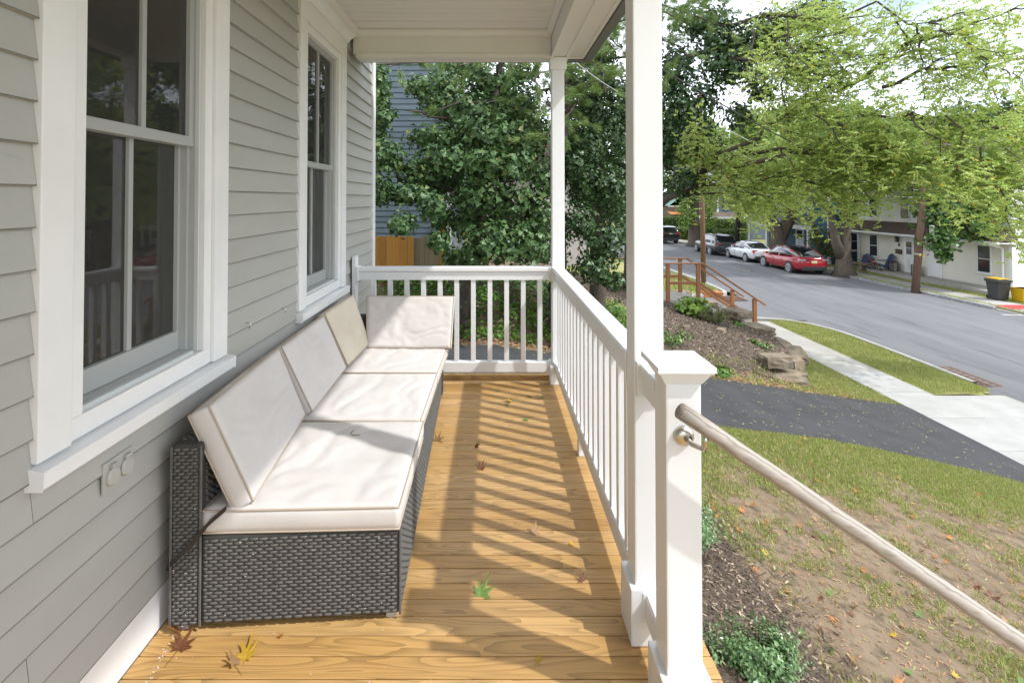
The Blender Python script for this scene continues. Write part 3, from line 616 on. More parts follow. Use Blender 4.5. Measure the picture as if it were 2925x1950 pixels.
MB().add([(.88, -1.5, BZ+.225), (.88, 4.54, BZ+.225), (XW-.02, 4.54, BZ+.85), (XW-.02, -1.5, BZ+.85), (.88, -1.5, BZ+.255), (.88, 4.54, BZ+.255), (XW-.02, 4.54, BZ+.88), (XW-.02, -1.5, BZ+.88)], BF).build('roof_slope', ROOFS, pr)
def vpost(t, x0, y0, w, z0, z1, name='shaft'): return B(name, x0, x0+w, y0, y0+w, z0, z1, VINYL, t, .005)
def column(x0, y0, label, name='porch_column', cap=True, top=BZ+.007, zb=.187):
    w = .1016; t = thing(name, label, 'column' if cap else 'post', (x0+w/2, y0+w/2, 0))
    vpost(t, x0, y0, w, zb-.01, top)
    B('base', x0-.019, x0+w+.019, y0-.019, y0+w+.019, .001, zb, VINYL, t, .004)
    if cap: B('capital', x0-.016, x0+w+.016, y0-.016, y0+w+.016, top-.105, top-.002, VINYL, t, .004)
    return t
CX = .4825
column(CX, 1.743, 'white square porch column in front of the side railing', zb=.19)
column(CX, 4.135, 'white square corner column at the far end of the porch', zb=.15)
nw = column(.493, 1.457, 'short white newel post with moulded cap and wooden handrail', 'newel_post', False, .985, .15)
NC = (.493+.0508, 1.457+.0508)
def sq(m, h0, z0, h1, z1):
    x, y = NC; m.add([(x-h0, y-h0, z0), (x+h0, y-h0, z0), (x+h0, y+h0, z0), (x-h0, y+h0, z0), (x-h1, y-h1, z1), (x+h1, y-h1, z1), (x+h1, y+h1, z1), (x-h1, y+h1, z1)], BF)
m = MB(); sq(m, .052, .972, .056, .978); sq(m, .056, .9781, .060, .985); sq(m, .060, .9851, .073, 1.006); sq(m, .0765, 1.0061, .0795, 1.012); sq(m, .082, 1.0121, .082, 1.027); m.build('cap', VINYL, nw); m = MB(); sq(m, .0815, 1.0271, .068, 1.032); m.build('cap_top', VINYL, nw)
# railings
RZT, RX = .945, .529
def rail_profile(): return [(-.029, -.105), (.029, -.105), (.029, -.048), (.026, -.042), (.038, -.036), (.0455, -.030), (.0455, -.006), (.040, 0), (-.040, 0), (-.0455, -.006), (-.0455, -.030), (-.038, -.036), (-.026, -.042), (-.029, -.048)]
r1 = thing('side_railing', 'long white balustrade along the street side of the porch', 'railing', (RX, 3, 0))
def side(a, b, n, first):
    MB().prism([(RX+u, RZT+v) for u, v in rail_profile()], a, b).build('top_rail', VINYL, r1); MB().prism([(RX+u, .09+v) for u, v in ((-.026, 0), (.026, 0), (.026, .075), (.020, .083), (-.020, .083), (-.026, .075))], a, b).build('bottom_rail', VINYL, r1)
    for e in (a, b):
        s = 1 if e == a else -1
        B('bracket', RX-.051, RX+.051, min(e, e+s*.022), max(e, e+s*.022), RZT-.112, RZT+.004, VINYL, r1, .003); B('bracket', RX-.034, RX+.034, min(e, e+s*.022), max(e, e+s*.022), .083, .180, VINYL, r1, .003)
    global bal
    for k in range(n):
        y = a+first+(b-a-2*first)*k/(n-1) if n > 1 else (a+b)/2
        if bal is None: bal = B('baluster', RX-.019, RX+.019, y-.019, y+.019, .1731, RZT-.1051, VINYL, r1, .002); side.y0 = y
        else:
            c = dup(bal, r1); c.location = (0, y-side.y0, 0)
bal = None
side(1.8455, 4.134, 17, .127)
B('foot_block', RX-.03, RX+.03, 2.98, 3.03, .001, .089, VINYL, r1, .003)
r2 = thing('end_railing', 'white balustrade closing the far end of the porch', 'railing', (-.3, 4.186, 0))
RY = 4.186; xa, xb = -1.118, CX-.001
MB().prism([(RY+u, RZT-.002+v) for u, v in rail_profile()], xa, xb, 'x').build('top_rail', VINYL, r2); MB().prism([(RY+u, .09+v) for u, v in ((-.026, 0), (.026, 0), (.026, .075), (.020, .083), (-.020, .083), (-.026, .075))], xa, xb, 'x').build('bottom_rail', VINYL, r2)
B('half_post', xa-.03, xa-.0005, RY-.045, RY+.045, .002, 1.03, VINYL, r2, .003)
for e, s in ((xa, 1), (xb, -1)):
    B('bracket', min(e, e+s*.022), max(e, e+s*.022), RY-.051, RY+.051, RZT-.114, RZT+.002, VINYL, r2, .003); B('bracket', min(e, e+s*.022), max(e, e+s*.022), RY-.034, RY+.034, .083, .180, VINYL, r2, .003)
b0 = None
for k in range(11):
    x = -.98+.1365*k
    if b0 is None: b0 = B('baluster', x-.019, x+.019, RY-.019, RY+.019, .1731, RZT-.1071, VINYL, r2, .002)
    else:
        c = dup(b0, r2); c.location = (.1365*k, 0, 0)
B('nosing_board', XW+.008, .47, 4.245, 4.30, .0, .035, DECK, r2)
# short rail between column and newel
r3 = thing('return_railing', 'short white rail joining the column and the newel post', 'railing', (RX+.01, 1.65, 0))
MB().prism([(RX+.008+u, RZT+v) for u, v in rail_profile()], 1.5595, 1.7425).build('top_rail', VINYL, r3); MB().prism([(RX+.008+u, .09+v) for u, v in ((-.026, 0), (.026, 0), (.026, .075), (.020, .083), (-.020, .083), (-.026, .075))], 1.5595, 1.7425).build('bottom_rail', VINYL, r3)
B('bracket', RX-.043, RX+.059, 1.72, 1.742, RZT-.112, RZT+.004, VINYL, r3, .003); B('bracket', RX-.026, RX+.042, 1.721, 1.7425, .083, .18, VINYL, r3, .003)
# handrail
hr = thing('handrail', 'round weathered wooden handrail running down from the newel post', 'handrail', (.6, 1.39, .7))
ha = P(1942, 1172, 1.375); hb = P(2925, 1838, 1.375); hd = (hb-ha).normalized(); he = ha+hd*2.6
pts = [ha+hd*(2.6*k/26)+Vector((0, .0015*math.sin(k*1.7), .0012*math.sin(k*2.3))) for k in range(27)]
MB().tube(pts, .0215, 20).build('rail', HAND, hr, smooth=True).modifiers.new('w', 'WEIGHTED_NORMAL')
q = P(1953, 1243, 1.455)
MB().lathe(q, [(.029, .0), (.029, -.004), (.024, -.012), (.012, -.017)], 24, 'y').build('bracket_plate', METAL, hr, smooth=True)
e = ha+hd*.085
MB().tube([q+Vector((0, -.014, 0)), q+Vector((.008, -.04, -.006)), q+Vector((.03, -.07, -.006)), Vector((e.x-.004, e.y-.004, e.z-.035)), Vector((e.x, e.y, e.z-.017))], [.008, .0075, .007, .007, .008], 10).build('bracket_arm', METAL, hr, smooth=True)
MB().lathe(q+Vector((.012, -.017, 0)), [(.0055, 0), (.004, -.003)], 10, 'y').build('screw', BLACK, hr)
# stairs below the handrail and lower newel
st = thing('porch_steps', 'wooden steps leading down from the porch', 'steps', (1.5, .7, -1.1))
for k in range(5):
    z = -.18*(k+1); x = .72+.27*k; B('tread', x, x+.29, .15, 1.36, z-.03, z, DECK, st, .003); B('riser', x+.262, x+.28, .16, 1.35, z-.175, z-.0305, WHITE, st)
ln = thing('lower_newel', 'white lower newel post at the foot of the porch steps', 'post', (he.x+.02, 1.50, G(he.x, 1.5))); lz = G(he.x, 1.5)
B('shaft', he.x-.05, he.x+.05, 1.43, 1.53, lz-.05, lz+1.1, VINYL, ln, .004); B('cap', he.x-.07, he.x+.07, 1.41, 1.55, lz+1.101, lz+1.14, VINYL, ln, .004)
# ------------------------------------------------------------ wicker sofa and cushions
sofa = thing('wicker_sofa', 'charcoal woven wicker sofa along the clapboard wall', 'sofa', (0, 0, 0)); 
SX0, SX1, SY0, SY1, SB, SF = -1.118, -.332, 1.832, 3.93, .022, .327
SH = .034/.79
def shy(x): return -SH*(SX1-x)
def cbox(name, x0, x1, y0, y1, z0, z1, m, b=.012): return MB().box(x0, x1, y0, y1, z0, z1).build(name, m, sofa, bevel=b)
def shbox(name, x0, x1, y0, y1, z0, z1): return MB().add([(x0, y0+shy(x0), z0), (x1, y0+shy(x1), z0), (x1, y1, z0), (x0, y1, z0), (x0, y0+shy(x0), z1), (x1, y0+shy(x1), z1), (x1, y1, z1), (x0, y1, z1)], BF).build(name, RATTD, sofa, bevel=.012)
shbox('seat_base', SX0+.10, SX1, SY0+.004, SY1-.1, SB, SF); shbox('backrest', SX0, SX0+.098, SY0, SY1, SB, .645); cbox('end_rest', SX0+.099, SX1+.01, SY1-.098, SY1, SB, .62, RATTD)
for x, y in ((SX0+.02, SY0-.018), (SX1-.05, SY0+.015), (SX1-.05, SY1-.06), (SX0+.02, SY1-.06)): B('foot', x, x+.035, y, y+.04, .001, .03, HAND, sofa)
def weave(name, o, u, v, W, H, nrm, pitch=.0119, ln=.034):
    """woven strands as small domes over the panel o + a*u + b*v"""
    o, u, v, nrm = Vector(o), Vector(u), Vector(v), Vector(nrm); pos = []; rows = int(H/pitch)
    V = []; Fc = []
    for r in range(rows):
        off = (r % 2)*ln*.5; c = int(W/ln)+1
        for k in range(-1, c+1):
            a0 = k*ln+off+.0015+rnd.uniform(-.0015, .0015); a1 = a0+ln-.003+rnd.uniform(-.002, .001); a0 = max(a0, 0); a1 = min(a1, W)
            if a1-a0 < .004: continue
            b0 = r*pitch+.0012; b1 = b0+pitch*.84; am = (a0+a1)/2; bm_ = (b0+b1)/2; i = len(V); h = .0036*rnd.uniform(.8, 1.1); j = rnd.uniform(-.0007, .0007)
            for a, b, q in ((a0, b0+.002, -.002), (a1, b0+.002, -.002), (a1, b1-.002, -.002), (a0, b1-.002, -.002), (a0+.3*(am-a0), b0, h*.6), (a1-.3*(a1-am), b0, h*.6), (a1-.3*(a1-am), b1, h*.6), (a0+.3*(am-a0), b1, h*.6), (am, bm_, h)):
                V.append(o+u*a+v*(b+j)+nrm*q)
            Fc += [(i, i+1, i+5, i+4), (i+1, i+2, i+6, i+5), (i+2, i+3, i+7, i+6), (i+3, i, i+4, i+7), (i+4, i+5, i+8, i+8)[:3]+(i+8,), (i+5, i+6, i+8), (i+6, i+7, i+8), (i+7, i+4, i+8)]
    Fc = [tuple(dict.fromkeys(f)) for f in Fc]
    p_ = obj(name, V, Fc, RATT, sofa, smooth=True); p_['kind'] = 'stuff'; return p_
weave('end_weave', (SX0+.108, SY0+.003+shy(SX0+.108), SB+.006), (1, SH, 0), (0, 0, 1), SX1-SX0-.118, SF-SB-.012, (0, -1, 0))
weave('front_weave', (SX1, SY0+.012, SB+.006), (0, 1, 0), (0, 0, 1), SY1-SY0-.12, SF-SB-.012, (1, 0, 0))
weave('back_end_weave', (SX0+.006, SY0-.001+shy(SX0), SB+.006), (1, SH, 0), (0, 0, 1), .086, .61, (0, -1, 0), .0119, .028)
weave('back_top_weave', (SX0+.006, SY0+.006, .645), (1, 0, 0), (0, 1, 0), .086, SY1-SY0-.02, (0, 0, 1), .0119, .028)
weave('back_front_weave', (SX0+.099, SY0+.006, SF), (0, 1, 0), (0, 0, 1), .5, .32, (1, 0, 0), .0119, .028)
for x, y, z0, z1 in ((SX0+.101, SY0-.002, SB, .64), (SX1+.001, SY0+.002, SB, SF-.004), (SX0+.002, SY0-.002, SB, .64)): MB().tube([(x, y+shy(x), z0), (x, y+shy(x), z1)], .0045, 6).build('edge_strand', RATT, sofa)
V = []; Fc = []
for k in range(30):
    s_ = rnd.uniform(.0006, .0018); i = len(V); X_ = rnd.uniform(SX0+.12, SX1-.01); Z_ = SB+.01+(SF-SB-.03)*rnd.random()**1.5; Y_ = SY0-.003+shy(X_)
    if k < 14: X_ = rnd.uniform(SX0+.01, SX0+.095); Y_ = SY0-.007+shy(X_); Z_ = rnd.choice([rnd.uniform(.05, .5), .215+rnd.gauss(0, .004), .07+rnd.gauss(0, .03)])
    V += [(X_-s_*1.5, Y_, Z_-s_*.6), (X_+s_*1.2, Y_, Z_-s_), (X_+s_*1.6, Y_, Z_+s_*.7), (X_-s_, Y_, Z_+s_)]; Fc.append((i, i+1, i+2, i+3))
tag(obj('paint_specks', V, Fc, WHITE, sofa), kind='stuff')
ORG[sofa.name] = Vector((0, 0, 0)); sofa.rotation_euler = (0, 0, math.radians(1.6)); pv = Vector((SX1, SY0, 0)); sofa.location = pv-Matrix.Rotation(math.radians(1.6), 3, 'Z') @ pv
def cushion(name, corners, thick, m, label, group, puff=.022, wr=.004, seed=0, pipe=PIPE):
    """box cushion: corners = 4 world points of the visible face (a,b,c,d), thickness extruded to the back"""
    a, b, c, d = [Vector(q) for q in corners]; nrm = (b-a).cross(d-a).normalized()
    n = 36; V = []; Fc = []; org = (a+b+c+d)/4
    t = thing(name, label, 'cushion', org-Vector((0, 0, .1)), group)
    def grid(off, sgn):
        base = len(V)
        for i in range(n+1):
            for j in range(n+1):
                u, v = i/n, j/n; p = a*(1-u)*(1-v)+b*u*(1-v)+c*u*v+d*(1-u)*v
                e = (min(u, 1-u)*min(v, 1-v))**.5*2; bul = puff*min(1, e*1.5)
                wp = mnoise.noise(Vector((u*2.5+seed, v*2.5, seed*2.1)))
                q = mnoise.noise(Vector((u*2.6+seed*7.7, v*2.6, seed)))*wr*.9-wr*1.1*max(0, .30-abs(mnoise.noise(Vector((u*4+wp*1.5+seed*2, v*2.2+wp, seed+5)))))*2.2-wr*.5*max(0, .25-abs(mnoise.noise(Vector((u*9+wp*2, v*6-wp, seed+9)))))*2+wr*.25*mnoise.noise(Vector((u*26, v*26, seed)))*max(0, 1-5*min(u, 1-u, v, 1-v))
                edge = min(u, 1-u, v, 1-v)
                pull = -.006 if edge < 1e-6 else 0
                V.append(p+nrm*(off+sgn*(bul+q*min(1, e*2))+sgn*pull))
        return base
    f = grid(0, 1); k = grid(-thick, -1)
    for i in range(n):
        for j in range(n):
            q = i*(n+1)+j; Fc.append((f+q, f+q+n+1, f+q+n+2, f+q+1)); Fc.append((k+q, k+q+1, k+q+n+2, k+q+n+1))
    ring = [i*(n+1) for i in range(n)]+[n*(n+1)+j for j in range(n)]+[i*(n+1)+n for i in range(n, 0, -1)]+[j for j in range(n, 0, -1)]
    mid = []                                       # bulged side wall
    ctr = (a+b+c+d)/4
    for s_ in (1, 2, 3):
        row_ = []
        for r_ in ring:
            p = V[f+r_].lerp(V[k+r_], s_/4); o_ = (p-ctr); o_ -= nrm*o_.dot(nrm); o_.normalize(); row_.append(len(V)); V.append(p+o_*(.007 if s_ == 2 else .0055)+o_*.002*mnoise.noise(p*14))
        mid.append(row_)
    loops = [[f+r_ for r_ in ring]]+mid+[[k+r_ for r_ in ring]]; m_ = len(ring)
    for A, Bq in zip(loops, loops[1:]):
        for i in range(m_): Fc.append((A[i], Bq[i], Bq[(i+1) % m_], A[(i+1) % m_]))
    fixn(obj('cover', V, Fc, m, t, smooth=True))
    for lp in (loops[0], loops[-1]):
        pts = [V[i]+(V[i]-ctr-nrm*(V[i]-ctr).dot(nrm)).normalized()*.002 for i in lp]; pts.append(pts[0]); MB().tube(pts, .0033, 6, False).build('piping', pipe, t, smooth=True)
    return t
SG, BG = 'seat cushions on the wicker sofa', 'back cushions on the wicker sofa'
sz = .414
cushion('seat_cushion', [(-1.015, 1.795, sz), (-.335, 1.825, sz-.004), (-.342, 2.50, sz+.004), (-1.015, 2.50, sz)], .088, CUSH, 'wrinkled cream seat cushion at the near end of the sofa', SG, .010, .013, 1)
cushion('seat_cushion', [(-1.015, 2.535, sz-.006), (-.362, 2.535, sz-.008), (-.352, 3.20, sz-.004), (-1.015, 3.20, sz-.006)], .080, CUSH, 'cream seat cushion in the middle of the sofa', SG, .008, .011, 2)
cushion('seat_cushion', [(-1.015, 3.225, sz-.004), (-.352, 3.225, sz-.006), (-.34, 3.83, sz-.004), (-1.015, 3.83, sz-.004)], .080, CUSH, 'cream seat cushion at the far end of the sofa', SG, .008, .008, 3)
def back(y0, y1, x0b, x1b, x0t, x1t, zt0, zt1, m, label, seed, th=.088):
    cushion('back_cushion', [(x0b, y0, .435), (x1b, y1, .435), (x1t, y1+.01, zt1), (x0t, y0, zt0)], th, m, label, BG, .009, .008, seed)
back(1.82, 2.535, -.845, -.925, -1.005, -1.065, .765, .755, CUSH, 'nearest cream back cushion leaning on the sofa', 4)
back(2.575, 3.235, -.905, -.925, -1.060, -1.075, .755, .755, CUSH, 'middle cream back cushion leaning on the sofa', 5)
back(3.275, 3.765, -.925, -.905, -1.075, -1.03, .765, .79, CUSHB, 'stained beige back cushion third from the near end', 6, .07)
cushion('end_cushion', [(-.915, 3.70, .424), (-.310, 3.705, .422), (-.298, 3.845, .765), (-.955, 3.85, .765)], .085, CUSH, 'cream cushion propped upright at the far end against the railing', None, .009, .010, 7)
# strap hanging from the near back cushion and small twig on the seat
q = [Vector((-.935, 1.795, .42)), Vector((-.985, 1.775, .38)), Vector((-1.045, 1.772, .31)), Vector((-1.10, 1.767, .255)), Vector((-1.131, 1.775, .225)), Vector((-1.133, 1.85, .19))]
V = []; 
for i, p in enumerate(q): V += [p+Vector((0, 0, -.012-.008*(i == 2))), p+Vector((.006, -.002, .012))]
tag(obj('cushion_strap', V, [(2*i, 2*i+1, 2*i+3, 2*i+2) for i in range(len(q)-1)], BLACK, smooth=True), 'black cloth strap hanging from the nearest back cushion', 'strap')
p0 = onz(1010, 1228, .432)
tag(MB().tube([p0, p0+Vector((-.004, -.035, .004)), p0+Vector((.01, -.058, .003)), p0+Vector((.045, -.05, .003))], .0016, 5).build('twig', BARK), 'thin curved twig lying on the nearest seat cushion', 'twig')
# ------------------------------------------------------------ fallen leaves on the porch and lawn
def leaf_mesh(kind, seed):
    r = random.Random(seed); n = 5; pts = []; lob = [(.0, 1.0), (.75, .78), (1.5, .62), (2.3, .38)]
    out = []
    for sgn in (1, -1):
        l = []
        for i, (a, R) in enumerate(lob):
            R *= r.uniform(.85, 1.1); l.append((a*sgn, R))
            if i < len(lob)-1: l.append((sgn*(a+lob[i+1][0])/2, (.30 if kind != 'oval' else R*.9)*r.uniform(.85, 1.15)))
        out.append(l)
    ring = out[0]+[(math.pi, .12)]+out[1][::-1][:-1]
    c = r.uniform(.25, .6); t = r.uniform(-.3, .3)
    def z(x, y): return c*x*x*.55+t*x*y+.18*r.uniform(-1, 1)*(x*x+y*y)*.5
    V = [(0, 0, 0)]
    for a, R in ring:
        x, y = R*math.sin(a), R*math.cos(a); V.append((x, y, z(x, y)))
    m = len(ring); Fc = [(0, 1+i, 1+(i+1) % m) for i in range(m)]
    V += [(-.02, -.1, 0), (.02, -.1, 0), (.015, -.95, .15), (-.015, -.95, .15)]; Fc.append((m+1, m+2, m+3, m+4))
    me = bpy.data.meshes.new('leaf'); me.from_pydata([Vector(v)-Vector((0, 0, min(q[2] for q in V))) for v in V], [], Fc); me.update(); return me
LM = {k: [leaf_mesh('lobed', ord(k[0])*31+i*7+len(k)*101) for i in range(3)] for k in LF}
for k in LM:
    for me in LM[k]: me.materials.append(LF[k])
def leaf(kind, loc, size, rot=None, tilt=(0, 0), label=None, group=None):
    o = bpy.data.objects.new('fallen_leaf', rnd.choice(LM[kind])); COL.objects.link(o); o.location = loc
    o.rotation_euler = (tilt[0], tilt[1], rnd.uniform(0, 6.28) if rot is None else rot); o.scale = (size*rnd.uniform(.8, 1), size, size)
    return tag(o, label, 'leaf', group)
for k, x, y, s, l, tl in (('brown', 515, 1846, .055, 'curled dark red brown leaf at the foot of the sofa back', (.2, .1)), ('orange', 502, 1806, .045, 'pointed orange leaf standing against the wicker sofa corner', (.9, .2)), ('yellow', 705, 1872, .06, 'yellow and brown leaf lying near the front of the sofa', (.35, -.2)), ('tan', 668, 1893, .045, 'tan leaf overlapping the yellow leaf', (.3, .5)), ('green', 1374, 1695, .06, 'curled green leaf in the middle of the near floor', (.5, .2)), ('brown', 1374, 1336, .045, 'star shaped brown leaf in the rail shadow', (.4, .1)), ('brown', 1360, 1275, .04, 'dark curled leaf left of the rail shadow stripes', (.7, .4)), ('tan', 1250, 1258, .05, 'brown leaf standing against the sofa side', (1.1, .2)), ('tan', 1527, 1520, .045, 'olive tan leaf among the shadow stripes', (.5, .3)), ('tan', 1535, 1137, .055, 'large tan leaf near the far railing', (.3, .2)), ('green', 1512, 1130, .04, 'green leaf touching the large tan leaf', (.4, -.2)), ('green', 1551, 1133, .03, 'small green leaf right of the large tan leaf', (.3, 0)), ('yellow', 1457, 1146, .05, 'yellow green leaf left of the large tan leaf', (.3, .3)), ('green', 1447, 1158, .028, 'little bright green leaf below the yellow green leaf', (.3, 0)), ('green', 1424, 1116, .03, 'small green leaf nearest the far railing', (.1, 0)), ('green', 1502, 1199, .035, 'flat green leaf in the shadow stripes', (.1, .1)), ('yellow', 1467, 1267, .018, 'tiny yellow leaf beside the dark curled leaf', (.3, 0)), ('yellow', 1531, 1277, .014, 'tiny bright yellow leaf by the side railing', (.3, 0)), ('orange', 1487, 1312, .018, 'tiny orange leaf in a shadow stripe', (.3, 0)), ('yellow', 1609, 1322, .016, 'tiny yellow leaf close to the side railing', (.3, 0)), ('yellow', 1634, 1553, .02, 'small yellow leaf near the column foot', (.3, 0)), ('yellow', 1536, 1884, .02, 'small yellow leaf at the front edge of the view', (.4, 0)), ('orange', 800, 1814, .018, 'small orange leaf in front of the sofa base', (.3, 0)), ('brown', 1664, 1655, .03, 'curled brown stem leaf by the column base', (.9, 0))):
    leaf(k, onz(x, y, .004), s*1.35, None, tl, l)
GL = 'fallen leaves scattered over the lawn'
lab = {'brown': 'curled dark brown leaf lying on the bare lawn', 'orange': 'orange fallen leaf lying on the bare lawn', 'yellow': 'yellow fallen leaf lying on the bare lawn', 'green': 'green fallen leaf lying on the bare lawn', 'tan': 'dry tan leaf lying on the bare lawn'}
cnt = 0
def zone(x, y): return 'the lawn near the mulch border' if x < 2.7 else 'the lawn near the driveway edge' if lerp_poly(NEAR_E, x)-y < 1.5 else 'the bare middle of the lawn' if x < 4.3 else 'the lower lawn toward the street'
while cnt < 230:
    x, y = rnd.uniform(1.5, 7.5), rnd.uniform(2.6, 7.3)
    if y > lerp_poly(NEAR_E, x)-.05: continue
    if rnd.random() < (y-2.6)/9: continue
    k = rnd.choice(['brown', 'orange', 'tan', 'tan', 'orange', 'green', 'yellow', 'tan', 'brown'])
    leaf(k, (x, y, G(x, y)+.02), rnd.uniform(.03, .075), None, (rnd.uniform(-.4, .4), rnd.uniform(-.4, .4)+.24), lab[k].replace('the bare lawn', zone(x, y)), GL+' '+k); cnt += 1
for k, x, y, s in (('green', 2350, 1540, .09), ('green', 2390, 1545, .08), ('green', 2575, 1675, .10), ('green', 2620, 1760, .10), ('tan', 2395, 1790, .10), ('orange', 2250, 1700, .10), ('green', 2370, 1860, .10), ('tan', 2440, 1890, .11), ('green', 2600, 1930, .10), ('green', 2880, 1880, .09), ('orange', 2110, 1520, .08), ('orange', 2070, 1745, .08), ('tan', 2180, 1755, .09), ('brown', 2220, 1790, .09)):
    q = gp(x, y); leaf(k, q+Vector((0, 0, .02)), s*.62, None, (rnd.uniform(-.2, .2), .25), lab[k].replace('leaf lying', 'leaf of larger size lying').replace('bare lawn', 'lawn below the handrail'), GL+' '+k)
for i in range(80):
    x, y = rnd.uniform(1.9, 4.6), rnd.uniform(2.7, 4.9); k = rnd.choice(['tan', 'orange', 'brown', 'tan', 'green'])
    leaf(k, (x, y, G(x, y)+.02), rnd.uniform(.04, .075), None, (rnd.uniform(-.4, .4), rnd.uniform(-.4, .4)+.24), lab[k].replace('the bare lawn', zone(x, y)), GL+' '+k)
for x, y in ((2250, 885), (2230, 889), (2870, 930), (2510, 940), (2520, 945), (2890, 975), (2350, 875)):
    leaf('tan', onz(x, y, RZ+.09), .07, None, (.1, 0), 'dry leaf lying on the grey street', 'leaves on the street')
# ------------------------------------------------------------ stones, plants
def rock(name, c, dims, rot, seed, parent=None, m=STONE):
    bm = bmesh.new(); bmesh.ops.create_cube(bm, size=1); bmesh.ops.subdivide_edges(bm, edges=bm.edges[:], cuts=3, use_grid_fill=True)
    for v in bm.verts:
        q = v.co.copy(); l = max(abs(q.x), abs(q.y), abs(q.z))*2; r = q.normalized()*.5*1.12
        v.co = q.lerp(r, .22); n = mnoise.noise(q*2.2+Vector((seed*3.1, seed, 0))); v.co += q.normalized()*(.10*n+.04*mnoise.noise(q*6+Vector((seed, 9, 2))))
        v.co = Vector((v.co.x*dims[0], v.co.y*dims[1], v.co.z*dims[2]))
    R = Matrix.Rotation(rot, 3, 'Z'); V = [R @ v.co+Vector(c) for v in bm.verts]; Fc = [[v.index for v in f.verts] for f in bm.faces]; bm.verts.index_update()
    o = obj(name, V, Fc, m, parent); bm.free(); return o
sl_ = [((6.12, 10.72), (.86, .42, .27), .12, 'large lower field stone at the driveway end of the bed', 0), ((5.98, 10.80), (.60, .36, .25), .10, 'squared stone stacked on the large lower stone', .26), ((6.52, 11.15), (.34, .42, .42), .4, 'upright mossy stone beside the stacked stones', .12), ((6.85, 11.8), (.42, .8, .24), -.5, 'long flat stone behind the upright mossy stone', .18), ((7.55, 12.8), (.5, .95, .26), -.35, 'rounded brown stone at the bend of the retaining edge', .22), ((7.62, 13.75), (.55, .85, .22), -.1, 'flat slab stone halfway along the retaining edge', .24), ((7.6, 14.7), (.6, .9, .22), .1, 'flat grey stone third from the stair post', .24), ((7.45, 15.55), (.6, .7, .24), .3, 'low stone next to the stair post', .2)]
for i, ((x, y), d, r, l, up) in enumerate(sl_):
    tag(rock('retaining_stone', (x, y, G(x+.25, y-.1)+d[2]*.42+up), d, r, i+1), l, 'stone', 'stones edging the mulch bed')
for i, (x, y, d, zz, l) in enumerate((((7.55), 18.3, (.9, .6, .4), -2.35, 'big stone stacked beyond the stair rail'), (7.9, 18.2, (.7, .5, .34), -2.72, 'lower stone beyond the stair rail'), (6.6, 18.5, (1.2, .6, .3), -2.0, 'pale flat stone beyond the stair landing'))):
    tag(rock('wall_stone', (x, y, zz), d, .2*i, 20+i), l, 'stone', 'stones beyond the stairs')
q = gp(1957, 940); tag(rock('loose_stone', q+Vector((0, 0, .03)), (.16, .12, .1), .4, 31), 'small loose stone lying on the mulch', 'stone')
q = gp(2060, 950); tag(rock('loose_stone', q+Vector((0, 0, .03)), (.3, .2, .14), .9, 32), 'pale loose stone under the azalea shrub', 'stone')
tag(MB().bar(P(2690, 1789, 3.9)+Vector((0, 0, -.02)), P(2690, 1789, 3.9)+Vector((.05, .03, -.02)), .04, .035).build('brick_chip', ORB, bevel=.004), 'broken red brick chip on the lawn', 'brick')
def plant(name, label, cat, c, r, h, n, T, size, m, stems=14, up=.6, group=None, seed=0, stemmat=BARKD, lean=.5):
    c = Vector(c); t = thing(name, label, cat, c, group); mb = MB(); pos = []; fr = []
    rr = random.Random(seed)
    for i in range(stems):
        a = rr.uniform(0, 6.28); q = rr.uniform(.15, 1)**.7; tip = c+Vector((math.cos(a)*r*q, math.sin(a)*r*q, h*(1-.45*q*q)*rr.uniform(.75, 1.08)))
        b = c+Vector((math.cos(a)*r*.12, math.sin(a)*r*.12, -.02)); mid = b.lerp(tip, .5)+Vector((math.cos(a)*r*.08, math.sin(a)*r*.08, h*.08)); mb.tube([b, mid, b.lerp(mid, .3).lerp(tip, .8)], [.005, .003, .0015], 5, False)
        for k in range(n//stems):
            s = rr.uniform(.25, 1.03); p = b.lerp(mid, s*2) if s < .5 else mid.lerp(tip, s*2-1); pos.append(p+Vector((rr.gauss(0, 1), rr.gauss(0, 1), rr.gauss(0, .7)))*r*.10)
    mb.build('stem', stemmat, t)
    pos = np.array(pos); out = pos-np.array(c); out[:, 2] *= .5; out /= np.linalg.norm(out, axis=1)[:, None]+1e-9; out[:, 2] += up
    V, Fc = scatter(T[0], T[1], pos, rot_batch(len(pos), out, lean*1.6), rs.uniform(size[0], size[1], len(pos))); fast('foliage', V, Fc, m, t); return t
q = gp(2185, 1950); plant('boxwood_shrub', 'boxwood shrub with small bright leaves at the bottom of the view', 'shrub', q+Vector((0, .05, 0)), .26, .24, 3600, LEAF, (.018, .032), BOXW, 46, .5, seed=1)
plant('boxwood_shrub', 'dark green boxwood growing behind the newel post', 'shrub', (1.42, 3.9, G(1.42, 3.9)), .33, .42, 3800, LEAF, (.02, .036), BOXW, 40, .5, seed=2)
plant('boxwood_shrub', 'small boxwood sprig low behind the newel post', 'shrub', (1.22, 2.9, G(1.22, 2.9)), .14, .2, 420, LEAF, (.018, .030), BOXW, 16, .5, seed=9)
q = gp(2040, 925); plant('azalea_shrub', 'small olive green shrub growing in the mulch bed', 'shrub', q, .42, .55, 1400, LEAF, (.035, .06), SHRUB, 26, .5, seed=3)
q = gp(1975, 900); plant('hydrangea_plant', 'bright green leafy plant beside the stair landing', 'plant', q+Vector((0, -.1, 0)), .5, .55, 1100, LEAF, (.10, .18), HYDR, 30, .9, seed=4)
q = gp(1915, 850); plant('hydrangea_plant', 'bright green plant behind the stair landing posts', 'plant', q+Vector((-.2, 2.5, .4)), .55, .6, 700, LEAF, (.10, .18), HYDR, 24, .9, seed=5)
